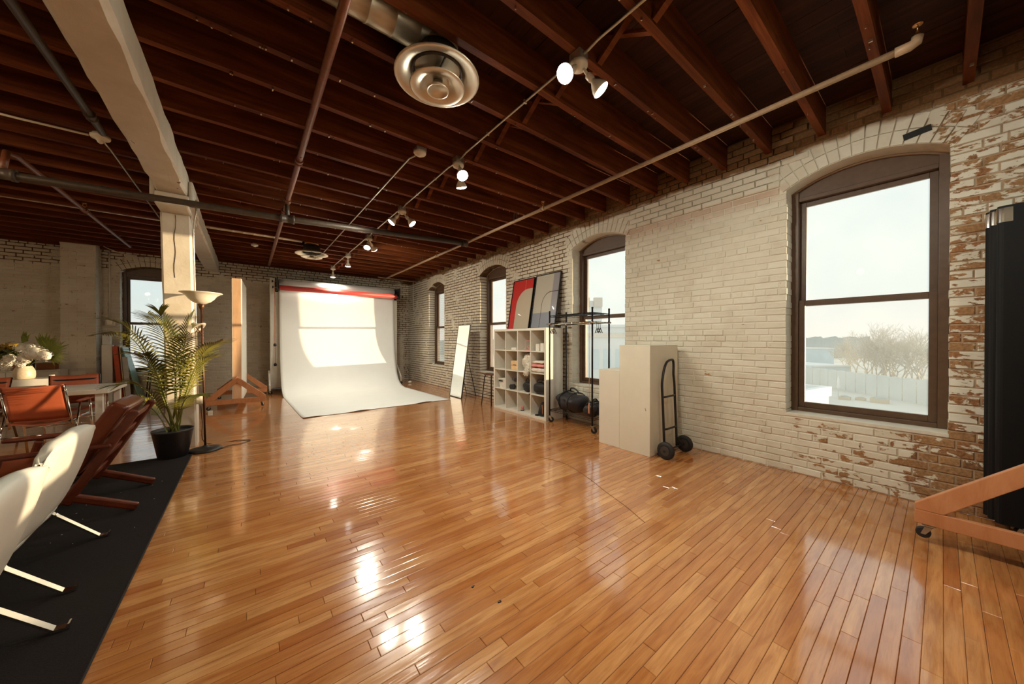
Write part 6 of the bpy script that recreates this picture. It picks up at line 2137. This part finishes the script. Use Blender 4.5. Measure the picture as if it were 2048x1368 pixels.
# far tree line
rg = random.Random(3)
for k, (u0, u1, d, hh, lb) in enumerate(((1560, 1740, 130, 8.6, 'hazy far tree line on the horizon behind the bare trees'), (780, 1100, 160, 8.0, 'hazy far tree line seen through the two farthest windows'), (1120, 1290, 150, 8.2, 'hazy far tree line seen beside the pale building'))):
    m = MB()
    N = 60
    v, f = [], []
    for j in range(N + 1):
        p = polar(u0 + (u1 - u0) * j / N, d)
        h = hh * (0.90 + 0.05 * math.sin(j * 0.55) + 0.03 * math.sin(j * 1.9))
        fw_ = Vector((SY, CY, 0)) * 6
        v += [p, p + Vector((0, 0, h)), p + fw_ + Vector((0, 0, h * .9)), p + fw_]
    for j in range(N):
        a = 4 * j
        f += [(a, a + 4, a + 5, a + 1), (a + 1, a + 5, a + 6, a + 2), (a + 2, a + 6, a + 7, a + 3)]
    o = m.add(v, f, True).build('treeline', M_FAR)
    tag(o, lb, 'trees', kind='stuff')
# low roofs and yard things seen through the near window
def house(name, label, u0, u1, d, depth, z0, z1, m, cat='building', parts=True):
    t = thing(name, label, cat, polar((u0 + u1) / 2, d))
    a, b = polar(u0, d), polar(u1, d)
    x_ = (b - a).normalized()
    y_ = Vector((-x_.y, x_.x, 0))
    if y_.dot(Vector((SY, CY, 0))) < 0: y_ = -y_
    L = (b - a).length
    def box(p0, p1, q0, q1, w0, w1, nm, mm):
        v = [a + x_ * p + y_ * q + Vector((0, 0, w - GZ)) for w in (w0, w1) for q in (q0, q1) for p in (p0, p1)]
        return MB().add(v, [(0, 2, 3, 1), (4, 5, 7, 6), (0, 1, 5, 4), (2, 6, 7, 3), (0, 4, 6, 2), (1, 3, 7, 5)]).build(nm, mm, t)
    box(0, L, 0, depth, z0, z1, 'wall', m)
    box(-0.15, L + 0.15, -0.15, depth + 0.15, z1, z1 + 0.25, 'roof', M_ROOFW)
    return t, box, L
house('low_building', 'low pale blue roofed building beyond the fence', 1622, 1700, 62, 14, GZ, -3.6, M_ROOFB)
house('low_building', 'small blue shed farther back on the horizon', 1615, 1668, 95, 10, GZ, -1.2, M_ROOFB)
# neighbour's white flat roof just below the near window
t = thing('neighbour_roof', 'white flat neighbouring roof with raised edge below the near window', 'roof', polar(1620, 18))
a, b = polar(1560, 17), polar(1658, 20)
x_ = (b - a).normalized(); y_ = Vector((-x_.y, x_.x, 0))
if y_.dot(Vector((SY, CY, 0))) < 0: y_ = -y_
def nb(p0, p1, q0, q1, w0, w1, nm):
    v = [Vector((a.x, a.y, 0)) + x_ * p + y_ * q + Vector((0, 0, w)) for w in (w0, w1) for q in (q0, q1) for p in (p0, p1)]
    MB().add(v, [(0, 2, 3, 1), (4, 5, 7, 6), (0, 1, 5, 4), (2, 6, 7, 3), (0, 4, 6, 2), (1, 3, 7, 5)]).build(nm, M_ROOFW, t)
L = (b - a).length
nb(-4, L, 0, 9, GZ, -2.0, 'wall')
nb(-4.1, L + 0.1, -0.1, 0.25, -2.0, -1.45, 'parapet')
nb(L - 0.25, L + 0.1, 0.25, 9.1, -2.0, -1.45, 'parapet')
nb(-4.1, L + 0.1, 8.8, 9.1, -2.0, -1.45, 'parapet')
# yard furniture
t = thing('folded_parasol', 'closed white parasol standing in the yard', 'parasol', polar(1677, 41))
p = polar(1677, 41)
MB().tube([p, p + Vector((0, 0, 2.3))], 0.03, 6).build('pole', M_FENCE, t)
MB().lathe([(0.06, 0.9), (0.17, 1.2), (0.13, 1.9), (0.03, 2.5), (0, 2.55)], 10, p).build('canopy', M_ROOFW, t)
for u, d, s, lb in ((1690, 39, 0.35, 'pale crate stack beside the closed parasol'), (1760, 37, 0.5, 'tan planter box in the yard in front of the fence'), (1722, 38.5, 0.3, 'small grey planter in the yard')):
    p = polar(u, d)
    t = thing('yard_planter', lb, 'planter', p)
    MB().box(p.x - s, p.x + s, p.y - s * 1.4, p.y + s * 1.4, GZ, GZ + s).build('box', mat('yard_wood', (0.52, 0.46, 0.36), 0.8), t)
    MB().blob((p.x, p.y, GZ + s), (s * .8, s * 1.1, s * .4), 10, 6, 0.2, rg).build('shrub', M_FAR, t)
# pale building seen through the second window
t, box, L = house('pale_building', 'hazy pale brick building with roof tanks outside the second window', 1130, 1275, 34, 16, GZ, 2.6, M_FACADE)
box(-0.1, L + 0.1, -0.12, 0.05, 1.55, 2.0, 'cornice', mat('tan_cornice', (0.66, 0.60, 0.52), 0.8))
for k in range(6):
    q = L * (k + 0.5) / 6
    for (w0, w1) in ((-4.6, -2.6), (-1.6, 0.4)):
        wo = box(q - 0.35, q + 0.35, -0.06, 0.05, w0, w1, 'window', M_ROOFB)
box(L * 0.30, L * 0.62, 3, 9, 2.85, 5.6, 'penthouse', M_FACADE)
for q in (0.36, 0.55):
    box(L * q - 0.45, L * q + 0.45, 2.6, 3.0, 4.9, 5.9, 'roof_vent', mat('tan_vent', (0.56, 0.50, 0.44), 0.8))
# ================================================================== the setting's own descriptions
for nm, lb, ct in (('floor', 'glossy orange maple strip floor covering the whole studio', 'floor'), ('ceiling', 'dark timber ceiling of exposed joists and deck boards', 'ceiling'),
                   ('wall_right', 'long white-painted brick wall with four tall arched windows', 'wall'), ('wall_back', 'painted brick wall at the far end behind the backdrop', 'wall'),
                   ('wall_front', 'painted wall behind the viewer', 'wall'), ('wall_left', 'painted wall beyond the dining corner, out of the picture', 'wall'),
                   ('wall_pilaster', 'square painted brick pier standing out of the far left wall', 'pier'),
                   ('timber_beam', 'heavy white-painted timber beam running towards the far wall', 'beam'), ('timber_column', 'white-painted timber post under the beam beside the palm', 'post'),
                   ('window_1', 'largest, nearest arched sash window in brown frame with a view of trees', 'window'), ('window_2', 'second arched sash window, behind the garment rack', 'window'),
                   ('window_3', 'third arched sash window, between mirror and cube shelf', 'window'), ('window_4', 'farthest and narrowest-looking arched window on the long wall', 'window'),
                   ('window_5', 'arched sash window in the far wall behind the palm', 'window'), ('window_6', 'arched sash window of the long wall behind the viewer', 'window'),
                   ('ground_yard', 'pale yard ground outside the windows', 'ground')):
    tag(bpy.data.objects[nm], lb, ct)
